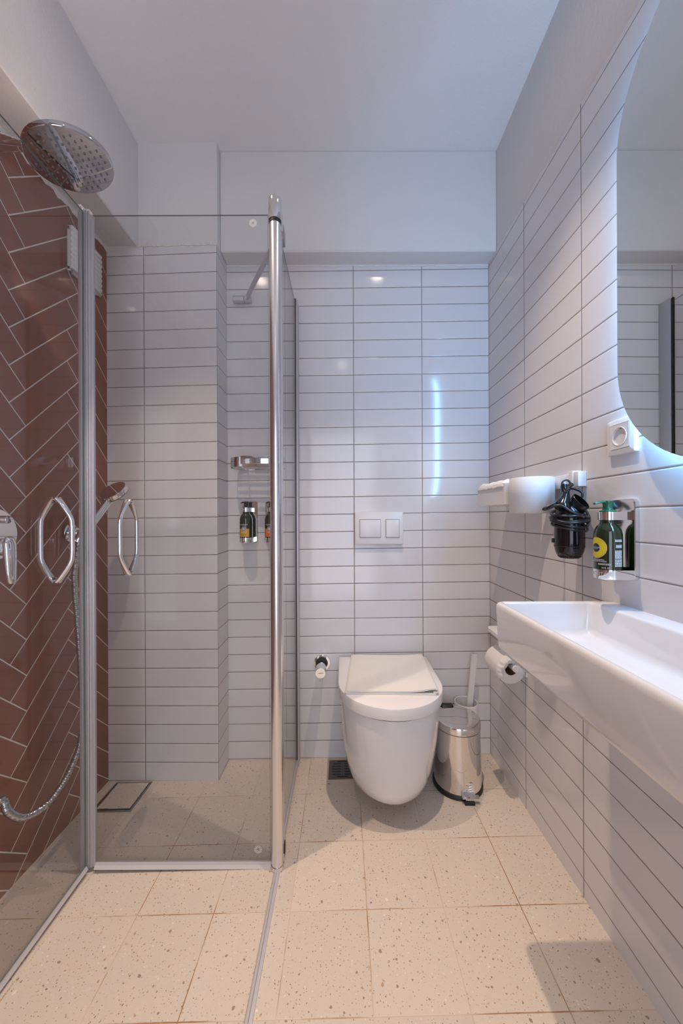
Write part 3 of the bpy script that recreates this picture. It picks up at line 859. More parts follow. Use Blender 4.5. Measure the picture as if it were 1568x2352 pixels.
def make_bottle(name, lab, cx, cy, zb, bmat, pmat, spout):
    t = thing(name, lab, 'soap bottle', (cx, cy, zb))
    bm = BM(); add_lathe(bm, bottle_profile(0.0270), (cx, cy, zb), n=48, cap0=False); body = part('bottle_body', bm, bmat, t)
    bm = BM(); add_lathe(bm, [(0.0160, 0.126), (0.0160, 0.1475), (0.0130, 0.149), (0.0105, 0.150), (0.0095, 0.153), (0.0095, 0.163), (0.0112, 0.166), (0.0112, 0.170), (0.0, 0.171)], (cx, cy, zb), n=32)
    sp = Vector(spout); base = Vector((cx, cy, zb + 0.1675))
    pts = [base + sp * 0.002, base + sp * 0.014, base + sp * 0.026 + Vector((0, 0, -0.001)), base + sp * 0.036 + Vector((0, 0, -0.004))]
    add_tube(bm, catmull(pts, 4), [(0.0062, 0.0032)] * 5 + [(0.0048, 0.0027)] * 4 + [(0.0034, 0.0022)] * 4, n=12)
    part('pump_head', bm, pmat, t)
    return t, body

S_Y = 1.522
def shower_set(cx, z0, lab_mat, which, lab_b, lab_t, bmat, txt2, txt1):
    make_dispenser('dispenser_bracket', cx, S_Y, (cx + 0.004, 1.566, z0), (0, -1, 0), z0, lab_b)
    t, body = make_bottle('soap_bottle', lab_t, cx, S_Y, z0 + 0.007, bmat, MAT['pump_black'], (-0.3, -0.95, 0))
    t['group'] = 'shower bottles on the back wall'
    R = 0.0273; ph = -PI / 2 - 0.02
    bm = BM(); add_patch_wrap(bm, cx, S_Y, R, ph, -0.024, 0.0205, z0 + 0.028, z0 + 0.062, 16); part('colour_label', bm, lab_mat, body)
    bm = BM(); add_disc_wrap(bm, cx, S_Y, R + 0.0003, ph, -0.003, z0 + 0.061, 0, 0.0100)
    part('seal_disc', bm, MAT['lab_grey'], body)
    bm = BM(); add_disc_wrap(bm, cx, S_Y, R + 0.0005, ph, -0.003, z0 + 0.061, 0.0088, 0.0097); add_disc_wrap(bm, cx, S_Y, R + 0.0005, ph, -0.003, z0 + 0.061, 0.0022, 0.0046)
    add_text_wrap(bm, "L'OCCITANE", 0.0062, cx, S_Y, R + 0.0004, ph, z0 + 0.0795, -0.003, 0.034)
    add_text_wrap(bm, 'EN PROVENCE', 0.0026, cx, S_Y, R + 0.0004, ph, z0 + 0.0755, -0.003, 0.019)
    add_text_wrap(bm, txt1[0], 0.0026, cx, S_Y, R + 0.0004, ph, z0 + 0.0480, -0.003, 0.024)
    add_text_wrap(bm, txt1[1], 0.0026, cx, S_Y, R + 0.0004, ph, z0 + 0.0450, -0.005, 0.017)
    part('white_lettering', bm, MAT['lab_white'], body, False)
    bm = BM()
    add_text_wrap(bm, txt2[0], 0.0034, cx, S_Y, R + 0.0004, ph, z0 + 0.0400, -0.002, 0.022)
    add_text_wrap(bm, txt2[1], 0.0030, cx, S_Y, R + 0.0004, ph, z0 + 0.0362, -0.002, 0.022)
    part('dark_lettering', bm, MAT['lab_dark'], body, False)
shower_set(-0.4135, 0.944, MAT['lab_yellow'], 0, 'chrome dispenser bracket holding the yellow-labelled bottle in the shower', 'dark shower bottle with a yellow label under the chrome slatted shelf', MAT['bottle'], ('GEL DOUCHE', 'SHOWER GEL'), ('PURE', 'FRAICHEUR'))
shower_set(-0.3060, 0.944, MAT['lab_orange'], 1, 'chrome dispenser bracket half hidden behind the satin tube post', 'dark shower bottle with an orange label half hidden behind the tube post', MAT['bottle_brown'], ('SHAMPOOING', 'SHAMPOO'), ('REPAIR', 'REPARATION'))

# ================================================================== flush plate
t = thing('flush_plate', 'white dual flush plate on the back wall above the toilet', 'flush plate', (0.1585, 1.566, 0.934))
bm = BM(); add_box(bm, (0.0535, 1.549, 0.9345), (0.2640, 1.566, 1.0755), 0.003, 2)
part('plate', bm, MAT['plastic'], t)
for x0, x1 in ((0.0740, 0.1670), (0.1875, 0.2475)):
    bm = BM(); add_box(bm, (x0, 1.5475, 0.964), (x1, 1.5492, 1.043), 0.0003, 1); gp = part('button_gap', bm, MAT['gap'], t, False)
    bm = BM(); add_box(bm, (x0 + 0.0013, 1.5445, 0.9655), (x1 - 0.0013, 1.549, 1.0415), 0.0010, 2); part('button', bm, MAT['plastic'], t)

# ================================================================== angle valve
t = thing('angle_valve', 'small chrome stop valve on the back wall left of the toilet', 'valve', (-0.0935, 1.566, 0.39))
vx, vz = -0.0935, 0.412
bm = BM(); add_lathe(bm, [(0.036, 0.0), (0.0365, 0.002), (0.035, 0.005), (0.026, 0.0055), (0.024, 0.004)], (vx, 1.566, vz), (0, -1, 0), n=40, cap0=False); part('rosette', bm, MAT['chrome'], t)
bm = BM(); add_cyl(bm, (vx, 1.5645, vz + 0.002), (vx, 1.559, vz + 0.002), 0.0245); part('recess', bm, MAT['gap'], t)
bm = BM(); add_lathe(bm, [(0.018, 0.0), (0.018, 0.040), (0.0205, 0.046), (0.0215, 0.052), (0.0215, 0.104), (0.0205, 0.106)], (vx, 1.564, vz), (0, -1, 0), n=36); body = part('valve_body', bm, MAT['chrome'], t)
bm = BM(); add_cyl(bm, (vx + 0.001, 1.475, vz - 0.018), (vx + 0.001, 1.475, vz - 0.041), 0.0033); part('drip_pin', bm, MAT['chrome'], t)
V, Fs = text_geo('GEBERIT', 0.0052); bm = BM()
vs_ = [bm.verts.new((vx + v.x * 1.15 + 0.002, 1.4576, vz + v.y + v.x * 0.06)) for v in V]
for f in Fs:
    try: bm.faces.new([vs_[i] for i in f])
    except ValueError: pass
part('lettering', bm, MAT['lab_dark'], body, False)

# ================================================================== toilet
TX = 0.1715
def dloop(cx, hw, yf, yb, z, a=None, n=40):
    a = min(a or hw, yb - yf - 0.005)
    out = [(cx + hw, yb, z)]
    for k in range(n + 1):
        th = PI * k / n
        out.append((cx + hw * math.cos(th), yf + a - a * math.sin(th), z))
    out.append((cx - hw, yb, z))
    return out
t = thing('toilet', 'white wall-hung toilet with closed lid beneath the flush plate', 'toilet', (TX, 1.30, 0.066))
secs = [(0.064, 0.06, 1.27), (0.066, 0.104, 1.226), (0.074, 0.130, 1.206), (0.092, 0.147, 1.189), (0.125, 0.158, 1.175), (0.165, 0.166, 1.165), (0.21, 0.170, 1.155), (0.27, 0.1760, 1.146), (0.33, 0.1795, 1.140), (0.385, 0.1815, 1.137), (0.396, 0.1800, 1.139)]
bm = BM(); loft(bm, [dloop(TX, hw, yf, 1.566, z, 0.19 if hw > 0.1 else hw * 1.2) for z, hw, yf in secs])
part('bowl', bm, MAT['ceramic'], t, angle=50)
bm = BM(); loft(bm, [dloop(TX, 0.1785, 1.140, 1.545, 0.396, 0.19), dloop(TX, 0.1785, 1.140, 1.545, 0.4045, 0.19)]); part('lid_gap_shade', bm, MAT['gap'], t)  # dark slab painting the shaded gap between bowl and lid
bm = BM()
LZ = 0.4045
prof = [(0.183, 1.1325, LZ), (0.1895, 1.1265, LZ + 0.0005), (0.1900, 1.126, LZ + 0.006), (0.1900, 1.126, LZ + 0.034), (0.1890, 1.127, LZ + 0.0375), (0.186, 1.130, LZ + 0.0390), (0.150, 1.17, LZ + 0.0395)]
loft(bm, [dloop(TX, hw, yf, 1.552 - (0.19 - hw), z, 0.19) for hw, yf, z in prof])
part('lid', bm, MAT['lid'], t, angle=40)
for s in (-0.08, 0.08):
    bm = BM(); add_cyl(bm, (TX + s - 0.03, 1.556, 0.418), (TX + s + 0.03, 1.556, 0.418), 0.0095); part('hinge', bm, MAT['plastic'], t)

# folded bath mat on the lid
LT = LZ + 0.0395
mid = [(0.158, 0.0034), (0.10, 0.0034), (0.0, 0.0034), (-0.10, 0.0034), (-0.150, 0.0034), (-0.1575, 0.0042), (-0.1600, 0.0062), (-0.1565, 0.0088), (-0.148, 0.0100), (-0.10, 0.0098), (0.0, 0.0095), (0.07, 0.0105), (0.110, 0.0145), (0.138, 0.0200), (0.155, 0.0210), (0.1635, 0.0180), (0.1650, 0.0130), (0.160, 0.0094), (0.148, 0.0088)]
def mat_ring(v):
    # v 0 front .. 1 back; the folded edge at right curls open most at the front
    L_ = []
    for k, (x, z) in enumerate(mid):
        zz_ = z
        if z > 0.0102 and x > 0.05: zz_ = 0.0095 + (z - 0.0095) * (1.0 - 0.55 * v)
        L_.append((x, zz_))
    th = 0.0027
    nrmv = []
    for k in range(len(L_)):
        a_ = L_[max(k - 1, 0)]; b_ = L_[min(k + 1, len(L_) - 1)]
        dx, dz = b_[0] - a_[0], b_[1] - a_[1]; l_ = math.hypot(dx, dz) or 1
        nrmv.append((-dz / l_, dx / l_))
    left = [(x + n_[0] * th, z + n_[1] * th) for (x, z), n_ in zip(L_, nrmv)]
    right = [(x - n_[0] * th, z - n_[1] * th) for (x, z), n_ in zip(L_, nrmv)]
    return left + list(reversed(right))
bm = BM(); lps = []
rz = math.radians(-2.0)
for k in range(25):
    v = k / 24; y = 1.214 + 0.318 * v; pinch = 1.0 - 0.035 * v
    ring = []
    for q, (x, z) in enumerate(mat_ring(v)):
        hem = 0.0006 if v < 0.04 or v > 0.96 else 0.0
        x2 = x * pinch * 0.975 - 0.003; y2 = y - 1.37
        nx = x2 * math.cos(rz) - y2 * math.sin(rz); ny = x2 * math.sin(rz) + y2 * math.cos(rz)
        zz_ = z + 0.0007 * noise.noise(Vector((x * 30, y * 30, z * 100))) * (1 if z > 0.006 else 0) + hem * (1 if z > 0.006 else 0)
        ring.append((TX + 0.003 + nx + 0.012 * (v - 0.2), 1.372 + ny, LT + max(zz_, 0.0002)))
    lps.append(ring)
loft(bm, lps)
single('bath_mat', bm, MAT['terry'], 'folded off-white terry bath mat lying on the toilet lid', 'bath mat', angle=60)

# ================================================================== floor drain by the toilet
t = thing('floor_drain', 'dark slotted metal floor drain partly under the toilet bowl', 'drain', (-0.004, 1.486, floor_z(0, 1.486)))
bm = BM(); quad_ring(bm, -0.062, 0.054, 1.428, 1.544, 0.006, 0.0, 0.0015); part('surround', bm, MAT['rust'], t, False)
bm = BM(); slab(bm, -0.056, 0.048, 1.434, 1.538, 0.0002, 0.0025); gp = part('grate', bm, MAT['drain'], t, False)
bm = BM()
def slot(xa, xb, y):
    slab(bm, xa, xb, y - 0.0028, y + 0.0028, 0.0024, 0.0030)
for k in range(5):
    y = 1.454 + k * 0.0162
    ins = 0.004 if k in (0, 4) else 0.0
    slot(-0.048 + ins, -0.012, y); slot(0.004, 0.040 - ins, y)
slot(-0.026, 0.018, 1.441); slot(-0.026, 0.018, 1.532)
part('slots', bm, MAT['gap'], gp, False)

# ================================================================== pedal bin
BX, BY = 0.4455, 1.390; BZ = floor_z(BX, BY) - 0.001
t = thing('pedal_bin', 'small polished steel pedal bin standing right of the toilet', 'bin', (BX, BY, BZ))
bm = BM(); add_lathe(bm, [(0.090, 0.0), (0.094, 0.002), (0.0945, 0.014), (0.0915, 0.019), (0.0880, 0.020)], (BX, BY, BZ), n=56); part('base_ring', bm, MAT['black_matt'], t)
bm = BM(); add_lathe(bm, [(0.0895, 0.018), (0.0885, 0.06), (0.0865, 0.14), (0.0845, 0.226), (0.0848, 0.232)], (BX, BY, BZ), n=64, cap1=False); part('body', bm, MAT['steel'], t)
bm = BM(); add_lathe(bm, [(0.0825, 0.229), (0.0825, 0.236)], (BX, BY, BZ), n=48); part('liner_rim', bm, MAT['black_matt'], t)
bm = BM(); add_lathe(bm, [(0.0850, 0.234), (0.0862, 0.235), (0.0862, 0.258), (0.0850, 0.2605), (0.082, 0.2615), (0.05, 0.2635), (0.0, 0.2645)], (BX, BY, BZ), n=64, cap1=False)
part('lid', bm, MAT['steel'], t)
bm = BM(); add_box(bm, (BX - 0.042, BY + 0.068, BZ + 0.20), (BX + 0.010, BY + 0.098, BZ + 0.268), 0.008, 3); part('hinge', bm, MAT['black_matt'], t)
# pedal, points a little to the right of the camera
dirp = Vector((-0.05, -1.0, 0)).normalized(); sdp = Vector((-dirp.y, dirp.x, 0))
PX = BX + 0.019
def pb(u, d, z): return Vector((PX, BY, BZ + z)) + sdp * u + dirp * d
bm = BM()
def pbox(bm, u0, u1, d0, d1, z0, z1, bev=0.0015):
    lp = lambda z, e: [pb(u0 + e, d0 + e, z), pb(u1 - e, d0 + e, z), pb(u1 - e, d1 - e, z), pb(u0 + e, d1 - e, z)]
    loft(bm, [lp(z0, bev), lp(z0 + bev, 0), lp(z1 - bev, 0), lp(z1, bev)])
pbox(bm, -0.029, 0.033, 0.088, 0.109, 0.021, 0.026)
pbox(bm, -0.018, 0.033, 0.101, 0.109, 0.016, 0.022)
ped = part('pedal', bm, MAT['chrome'], t)
bm = BM(); pbox(bm, -0.022, 0.014, 0.080, 0.114, 0.0, 0.0155); part('pedal_block', bm, MAT['black_matt'], t)
bm = BM()
lp = lambda w, d, z: [pb(-w, d, z), pb(w, d, z), pb(w, d - 0.006, z), pb(-w, d - 0.006, z)]
loft(bm, [lp(0.022, 0.0905, 0.026), lp(0.019, 0.0905, 0.046), lp(0.013, 0.0885, 0.066)])
for k in range(3): add_tube(bm, [pb(-0.013 + 0.001 * k, 0.0905 - 0.0003 * k, 0.040 + 0.009 * k), pb(0, 0.092 - 0.0003 * k, 0.038 + 0.009 * k), pb(0.013 - 0.001 * k, 0.0905 - 0.0003 * k, 0.040 + 0.009 * k)], 0.002, n=8)
part('pedal_vent', bm, MAT['chrome'], t)

# ================================================================== toilet brush
QX, QY = 0.5230, 1.512; QZ = floor_z(QX, QY) - 0.001
t = thing('brush_holder', 'white cylindrical toilet brush holder on the floor in the corner behind the bin', 'brush holder', (QX, QY, QZ))
bm = BM(); R = 0.0475
add_lathe(bm, [(R - 0.003, 0.0), (R, 0.003), (R, 0.258), (R - 0.001, 0.2595), (R - 0.003, 0.258), (R - 0.003, 0.01), (0.0, 0.01)], (QX, QY, QZ), n=48, cap1=False)
part('cup', bm, MAT['matt_white'], t, angle=50)
t = thing('toilet_brush', 'white toilet brush handle leaning in its holder behind the bin', 'toilet brush', (QX, QY, QZ + 0.02))
p0 = Vector((QX - 0.006, QY - 0.004, QZ + 0.05)); p1 = Vector((QX + 0.038, QY + 0.006, QZ + 0.455))
d = (p1 - p0).normalized(); sx_ = Vector((1, 0.08, 0)); sx_ = (sx_ - d * sx_.dot(d)).normalized() * 0.0115; sy_ = d.cross(sx_).normalized() * 0.004
bm = BM(); loft(bm, [[q + sx_ + sy_, q - sx_ + sy_, q - sx_ - sy_, q + sx_ - sy_] for q in (p0, p1)]); part('handle', bm, MAT['matt_white'], t, False)
bm = BM(); add_lathe(bm, [(0.006, 0.0), (0.028, 0.006), (0.030, 0.05), (0.02, 0.07), (0.004, 0.075)], (QX - 0.006, QY - 0.004, QZ + 0.012), n=24); part('brush_head', bm, MAT['matt_white'], t)

# ================================================================== washbasin
bx0, bx1, by0, by1 = 0.3670, 0.6455, 0.245, 0.8650
zt, zbm = 0.849, 0.731
bm = BM()
lps = [rrect(bx0 + 0.016, bx1, by0 + 0.014, by1 - 0.010, 0.012, zbm - 0.001, 5),
       rrect(bx0 + 0.008, bx1, by0 + 0.008, by1 - 0.005, 0.014, zbm + 0.004, 5),
       rrect(bx0 + 0.0045, bx1, by0 + 0.0045, by1 - 0.0025, 0.016, zbm + 0.014, 5),
       rrect(bx0, bx1, by0, by1, 0.018, zt - 0.012, 5),
       rrect(bx0 + 0.0008, bx1, by0 + 0.0008, by1 - 0.0008, 0.0175, zt - 0.006, 5),
       rrect(bx0 + 0.0035, bx1, by0 + 0.0035, by1 - 0.0035, 0.016, zt - 0.0018, 5),
       rrect(bx0 + 0.0075, bx1, by0 + 0.0075, by1 - 0.0075, 0.014, zt, 5),
       rrect(bx0 + 0.0105, bx1 - 0.044, by0 + 0.0105, by1 - 0.0105, 0.012, zt, 5),
       rrect(bx0 + 0.0140, bx1 - 0.0475, by0 + 0.0140, by1 - 0.0140, 0.012, zt - 0.0015, 5),
       rrect(bx0 + 0.0160, bx1 - 0.0500, by0 + 0.0160, by1 - 0.0160, 0.014, zt - 0.006, 5),
       rrect(bx0 + 0.0210, bx1 - 0.0560, by0 + 0.0210, by1 - 0.0200, 0.018, zt - 0.060, 5),
       rrect(bx0 + 0.0260, bx1 - 0.0610, by0 + 0.0260, by1 - 0.0240, 0.020, zt - 0.071, 5),
       rrect(bx0 + 0.0360, bx1 - 0.0710, by0 + 0.0360, by1 - 0.0340, 0.020, zt - 0.0755, 5),
       rrect(bx0 + 0.07, bx1 - 0.105, by0 + 0.07, by1 - 0.07, 0.02, zt - 0.0770, 5)]
loft(bm, lps)
single('washbasin', bm, MAT['ceramic'], 'long white rectangular ceramic washbasin mounted on the right wall under the mirror', 'washbasin', angle=60)

# ================================================================== mirror with LED glow
MY, MZ0, MZ1, MR = 0.5467, 1.1446, 2.0646, 0.2325
def pill(R, x, n=40):
    out = []
    for k in range(n + 1):
        a_ = PI * k / n; out.append((x, MY + R * math.cos(a_), MZ1 - MR + R * math.sin(a_)))
    for k in range(n + 1):
        a_ = PI + PI * k / n; out.append((x, MY + R * math.cos(a_), MZ0 + MR + R * math.sin(a_)))
    return out
t = thing('mirror', 'tall pill-shaped wall mirror with cold LED glow behind it above the washbasin', 'mirror', (0.6455, MY, MZ0))
bm = BM(); loft(bm, [pill(MR - 0.0012, 0.6035), pill(MR, 0.6045), pill(MR, 0.6085), pill(MR - 0.001, 0.6092)]); mg = part('mirror_glass', bm, MAT['mirror'], t, angle=20)
bm = BM(); loft(bm, [pill(MR - 0.032, 0.6093), pill(MR - 0.032, 0.6455)], True, True); part('back_box', bm, MAT['matt_white'], t, angle=30)
bm = BM()
per = []
Lr = MR - 0.0305
ol = pill(Lr, 0.6360, 80)
cum = [0.0]
loop = ol + [ol[0]]
for a_, b_ in zip(loop, loop[1:]): cum.append(cum[-1] + (Vector(b_) - Vector(a_)).length)
nled = 120
for q in range(nled):
    s_ = cum[-1] * (q + 0.5) / nled; j = max(i_ for i_ in range(len(cum) - 1) if cum[i_] <= s_)
    A, B = Vector(loop[j]), Vector(loop[j + 1]); f_ = (s_ - cum[j]) / max(cum[j + 1] - cum[j], 1e-9)
    c = A.lerp(B, f_); tg = (B - A).normalized(); hx = Vector((0.0035, 0, 0)); ht = tg * 0.0045
    vv = [bm.verts.new(c + sx * hx + sy * ht) for sx, sy in ((-1, -1), (1, -1), (1, 1), (-1, 1))]
    bm.faces.new(vv)
o = part('led_strip', bm, MAT['led'], t, False)

# ================================================================== socket
t = thing('wall_socket', 'white wall socket on the right wall beside the lower curve of the mirror', 'socket', (0.6455, 0.813, 1.197))
SYc, SZc = 0.8135, 1.2370
def sq_loop(h, x, r): return [(x, SYc + a_, SZc + b_) for a_, b_, _ in rrect(-h, h, -h, h, r, 0, 4)]
bm = BM(); loft(bm, [sq_loop(0.0410, 0.6455, 0.003), sq_loop(0.0410, 0.6400, 0.003), sq_loop(0.0390, 0.6365, 0.003), sq_loop(0.0290, 0.6345, 0.002), sq_loop(0.0285, 0.6375, 0.002)], True, False)
part('frame', bm, MAT['plastic'], t, angle=25)
bm = BM()
lps = [sq_loop(0.0280, 0.6380, 0.002), sq_loop(0.0280, 0.6342, 0.002)]
loft(bm, lps, True, False)
# face plate with a round well: connect the square edge to the circle
n = 40
sq = []; ci = []
for k in range(n):
    a_ = 2 * PI * k / n; c_, s_ = math.cos(a_), math.sin(a_); m_ = 0.0280 / max(abs(c_), abs(s_))
    sq.append((0.6342, SYc + c_ * m_, SZc + s_ * m_)); ci.append((0.6342, SYc + 0.0215 * c_, SZc + 0.0215 * s_))
ci2 = [(0.6352, SYc + 0.0195 * math.cos(2 * PI * k / n), SZc + 0.0195 * math.sin(2 * PI * k / n)) for k in range(n)]
ci0 = [(0.6332, SYc + 0.0212 * math.cos(2 * PI * k / n), SZc + 0.0212 * math.sin(2 * PI * k / n)) for k in range(n)]
ci00 = [(0.6332, SYc + 0.0200 * math.cos(2 * PI * k / n), SZc + 0.0200 * math.sin(2 * PI * k / n)) for k in range(n)]
ci3 = [(0.6448, SYc + 0.0190 * math.cos(2 * PI * k / n), SZc + 0.0190 * math.sin(2 * PI * k / n)) for k in range(n)]
loft(bm, [sq, ci, ci0, ci00, ci2, ci3], False, True)
fp = part('socket_insert', bm, MAT['plastic'], t, angle=30)
for s in (-1, 1):
    bm = BM(); add_cyl(bm, (0.6444, SYc + s * 0.0095, SZc), (0.6449, SYc + s * 0.0095, SZc), 0.0028, n=14); part('pin_hole', bm, MAT['gap'], fp)
for s in (-1, 1):
    bm = BM(); add_box(bm, (0.6380, SYc - 0.003, SZc + s * 0.0185 - 0.0014), (0.6440, SYc + 0.003, SZc + s * 0.0185 + 0.0014), 0.0006, 1); part('earth_clip', bm, MAT['steel'], fp)

# ================================================================== white rail with cup and box
t = thing('wall_rail', 'flat white wall rail on the right wall carrying a round holder and a long box', 'rail', (0.6455, 1.16, 1.134))
bm = BM(); add_box(bm, (0.6310, 0.955, 1.1335), (0.6455, 1.385, 1.1715), 0.0015, 2); part('bar', bm, MAT['matt_white'], t)
bm = BM(); add_box(bm, (0.6210, 0.957, 1.1310), (0.6455, 0.974, 1.1770), 0.0015, 2); part('stop_block', bm, MAT['matt_white'], t)
bm = BM(); add_box(bm, (0.6230, 0.938, 1.1335), (0.6455, 0.957, 1.1735), 0.0015, 2); part('end_cap', bm, MAT['matt_white'], t)
bm = BM(); add_tube(bm, catmull([(0.631, 0.966, 1.142), (0.618, 0.966, 1.137), (0.607, 0.966, 1.139), (0.601, 0.967, 1.149)], 5), 0.0042, n=12); part('hook', bm, MAT['matt_white'], t)
bm = BM(); R = 0.0610; cx, cy = 0.5690, 1.068
add_lathe(bm, [(R, 1.063), (R, 1.1675), (R - 0.0008, 1.1685), (R - 0.002, 1.1675), (R - 0.002, 1.063)], (cx, cy, 0), n=72, cap0=False, cap1=False)
bmesh.ops.contextual_create(bm, geom=[])
o = link_mesh('round_holder', bm, MAT['matt_white'], True, 40)
o['label'] = 'open white cylindrical holder hanging on the wall rail beside the hair dryer'; o['category'] = 'holder'
# close the wall between outer and inner bottom edge
bm2 = bmesh.new(); bm2.from_mesh(o.data)
es = [e for e in bm2.edges if len(e.link_faces) == 1]
bmesh.ops.bridge_loops(bm2, edges=es); bmesh.ops.recalc_face_normals(bm2, faces=bm2.faces); bm2.to_mesh(o.data); bm2.free()
base_origin(o)
x0, x1, y0, y1, z0, z1 = 0.5200, 0.6310, 1.138, 1.368, 1.093, 1.1615
bm = BM()
loft(bm, [rrect(x0, x1, y0, y1, 0.004, z0), rrect(x0, x1, y0, y1, 0.004, z1), rrect(x0 + 0.002, x1 - 0.002, y0 + 0.002, y1 - 0.002, 0.003, z1), rrect(x0 + 0.002, x1 - 0.002, y0 + 0.002, y1 - 0.002, 0.003, z0 + 0.003)])
single('storage_box', bm, MAT['matt_white'], 'long white open box on the wall rail, far end near the room corner', 'box')
bm = BM(); nx_, ny_ = 14, 30; lps = []
def pad_z(u, v):
    e = min(u, 1 - u, 0.5) * 2; e2 = min(v, 1 - v) * 2
    h = 0.020 * min(1, e * 3) ** 0.5 * min(1, e2 * 8) ** 0.5
    return z1 - 0.012 + h + 0.0055 * noise.noise(Vector((u * 4, v * 7, 2.3))) + 0.003 * noise.noise(Vector((u * 11, v * 19, 0.3)))
top = [[bm.verts.new((x0 - 0.003 + (x1 - x0 + 0.0) * (k / nx_), y0 + 0.01 + (y1 - y0 - 0.014) * q / ny_, max(pad_z(k / nx_, q / ny_), z1 + 0.0006) if 0 else pad_z(k / nx_, q / ny_) + 0.006)) for k in range(nx_ + 1)] for q in range(ny_ + 1)]
for q in range(ny_):
    for k in range(nx_): bm.faces.new((top[q][k], top[q][k + 1], top[q + 1][k + 1], top[q + 1][k]))
r_ = bmesh.ops.extrude_face_region(bm, geom=list(bm.faces))
vs_ = [g for g in r_['geom'] if isinstance(g, bmesh.types.BMVert)]
bmesh.ops.translate(bm, vec=(0, 0, -0.005), verts=vs_)
single('folded_cloth', bm, MAT['tissue'], 'soft white cloth bulging out of the top of the long white box', 'cloth', angle=80)

# ================================================================== hair dryer
DX, DY = 0.5930, 0.9290
t = thing('hair_dryer', 'glossy black hair dryer with coiled cord hanging from the white wall rail', 'hair dryer', (DX, DY, 0.943))
bm = BM()
lean = Vector((0.00, 0.0, 1.0)).normalized()
add_lathe(bm, [(0.0, 0.0), (0.012, 0.0006), (0.022, 0.004), (0.029, 0.011), (0.0325, 0.021), (0.0345, 0.032), (0.0350, 0.034), (0.0352, 0.050), (0.0345, 0.080), (0.0325, 0.110), (0.030, 0.125), (0.024, 0.135), (0.016, 0.140), (0.0, 0.141)], (DX, DY, 0.943), n=48, cap0=False, cap1=False)
body = part('motor_housing', bm, MAT['black'], t)
bm = BM()
for k in range(30):
    a_ = 2 * PI * k / 30
    c = Vector((DX + 0.0235 * math.cos(a_), DY + 0.0235 * math.sin(a_), 0.9478)); r_ = Vector((math.cos(a_), math.sin(a_), 0.75)).normalized()
    add_tube(bm, [c - r_ * 0.004, c + r_ * 0.004], 0.0009, n=6)
part('air_intake', bm, MAT['black_matt'], body)
bm = BM(); add_lathe(bm, [(0.0353, 0.0), (0.0356, 0.0006), (0.0353, 0.0012)], (DX, DY, 0.9755), n=48, cap0=False, cap1=False); part('seam_ring', bm, MAT['black_matt'], body)
bm = BM(); sw = Vector((DX - 0.031, DY + 0.016, 0.990)); add_box(bm, sw - Vector((0.005, 0.004, 0.006)), sw + Vector((0.005, 0.004, 0.006)), 0.002, 2); part('switch', bm, MAT['black_matt'], t)
# concentrator nozzle: flattened open tube tilted out near the top, facing camera-right
nz0 = Vector((DX + 0.010, DY - 0.006, 1.072)); nd = Vector((0.10, -0.62, 0.62)).normalized()
a_, b_ = Vector((0.78, 0.25, 0.0)), None
a_ = (a_ - nd * a_.dot(nd)).normalized(); b_ = nd.cross(a_)
def oval(c, ra, rb, n=36): return [c + a_ * (ra * math.cos(2 * PI * k / n)) + b_ * (rb * math.sin(2 * PI * k / n)) for k in range(n)]
bm = BM(); loft(bm, [oval(nz0 - nd * 0.01, 0.022, 0.022), oval(nz0 + nd * 0.012, 0.018, 0.024), oval(nz0 + nd * 0.030, 0.0125, 0.0265), oval(nz0 + nd * 0.0305, 0.0110, 0.0250), oval(nz0 + nd * 0.008, 0.0105, 0.020)])
part('concentrator', bm, MAT['black'], t, angle=50)
# folded handle standing up towards the hook
bm = BM(); add_tube(bm, catmull([(DX + 0.000, DY + 0.010, 1.070), (DX + 0.001, DY + 0.016, 1.095), (DX + 0.003, DY + 0.024, 1.120), (DX + 0.006, DY + 0.031, 1.137)], 5), [(0.0165, 0.012)] * 5 + [(0.0135, 0.0105)] * 5 + [(0.0095, 0.009)] * 6, n=18)
part('handle', bm, MAT['black'], t, angle=60)
bm = BM(); ring = [(0.606 + 0.0085 * math.cos(2 * PI * k / 20), 0.962 - 0.004 * math.cos(2 * PI * k / 20), 1.142 + 0.0100 * math.sin(2 * PI * k / 20)) for k in range(21)]
add_tube(bm, ring, 0.0026, n=8, cap=False); part('hanging_loop', bm, MAT['black_matt'], t)
# plug with its ribbed sleeve
bm = BM(); pc = Vector((DX - 0.026, DY - 0.012, 1.072))
add_lathe(bm, [(0.017, 0.0), (0.0185, 0.002), (0.0185, 0.010), (0.015, 0.016), (0.009, 0.034), (0.0075, 0.040), (0.0, 0.041)], pc, (0.30, 0.10, 0.95), n=28); part('plug', bm, MAT['black'], t)
ax = Vector((0.30, 0.10, 0.95)).normalized(); bm = BM()
sl = [pc + ax * 0.040, pc + ax * 0.052 + Vector((0.002, 0, 0)), pc + ax * 0.064 + Vector((0.006, 0.004, -0.001)), pc + ax * 0.073 + Vector((0.014, 0.01, -0.004))]
sl = catmull(sl, 12); add_tube(bm, sl, [0.0042 + 0.0016 * (1 if (k // 2) % 2 else 0) for k in range(len(sl))], n=12); part('cord_sleeve', bm, MAT['black_matt'], t)
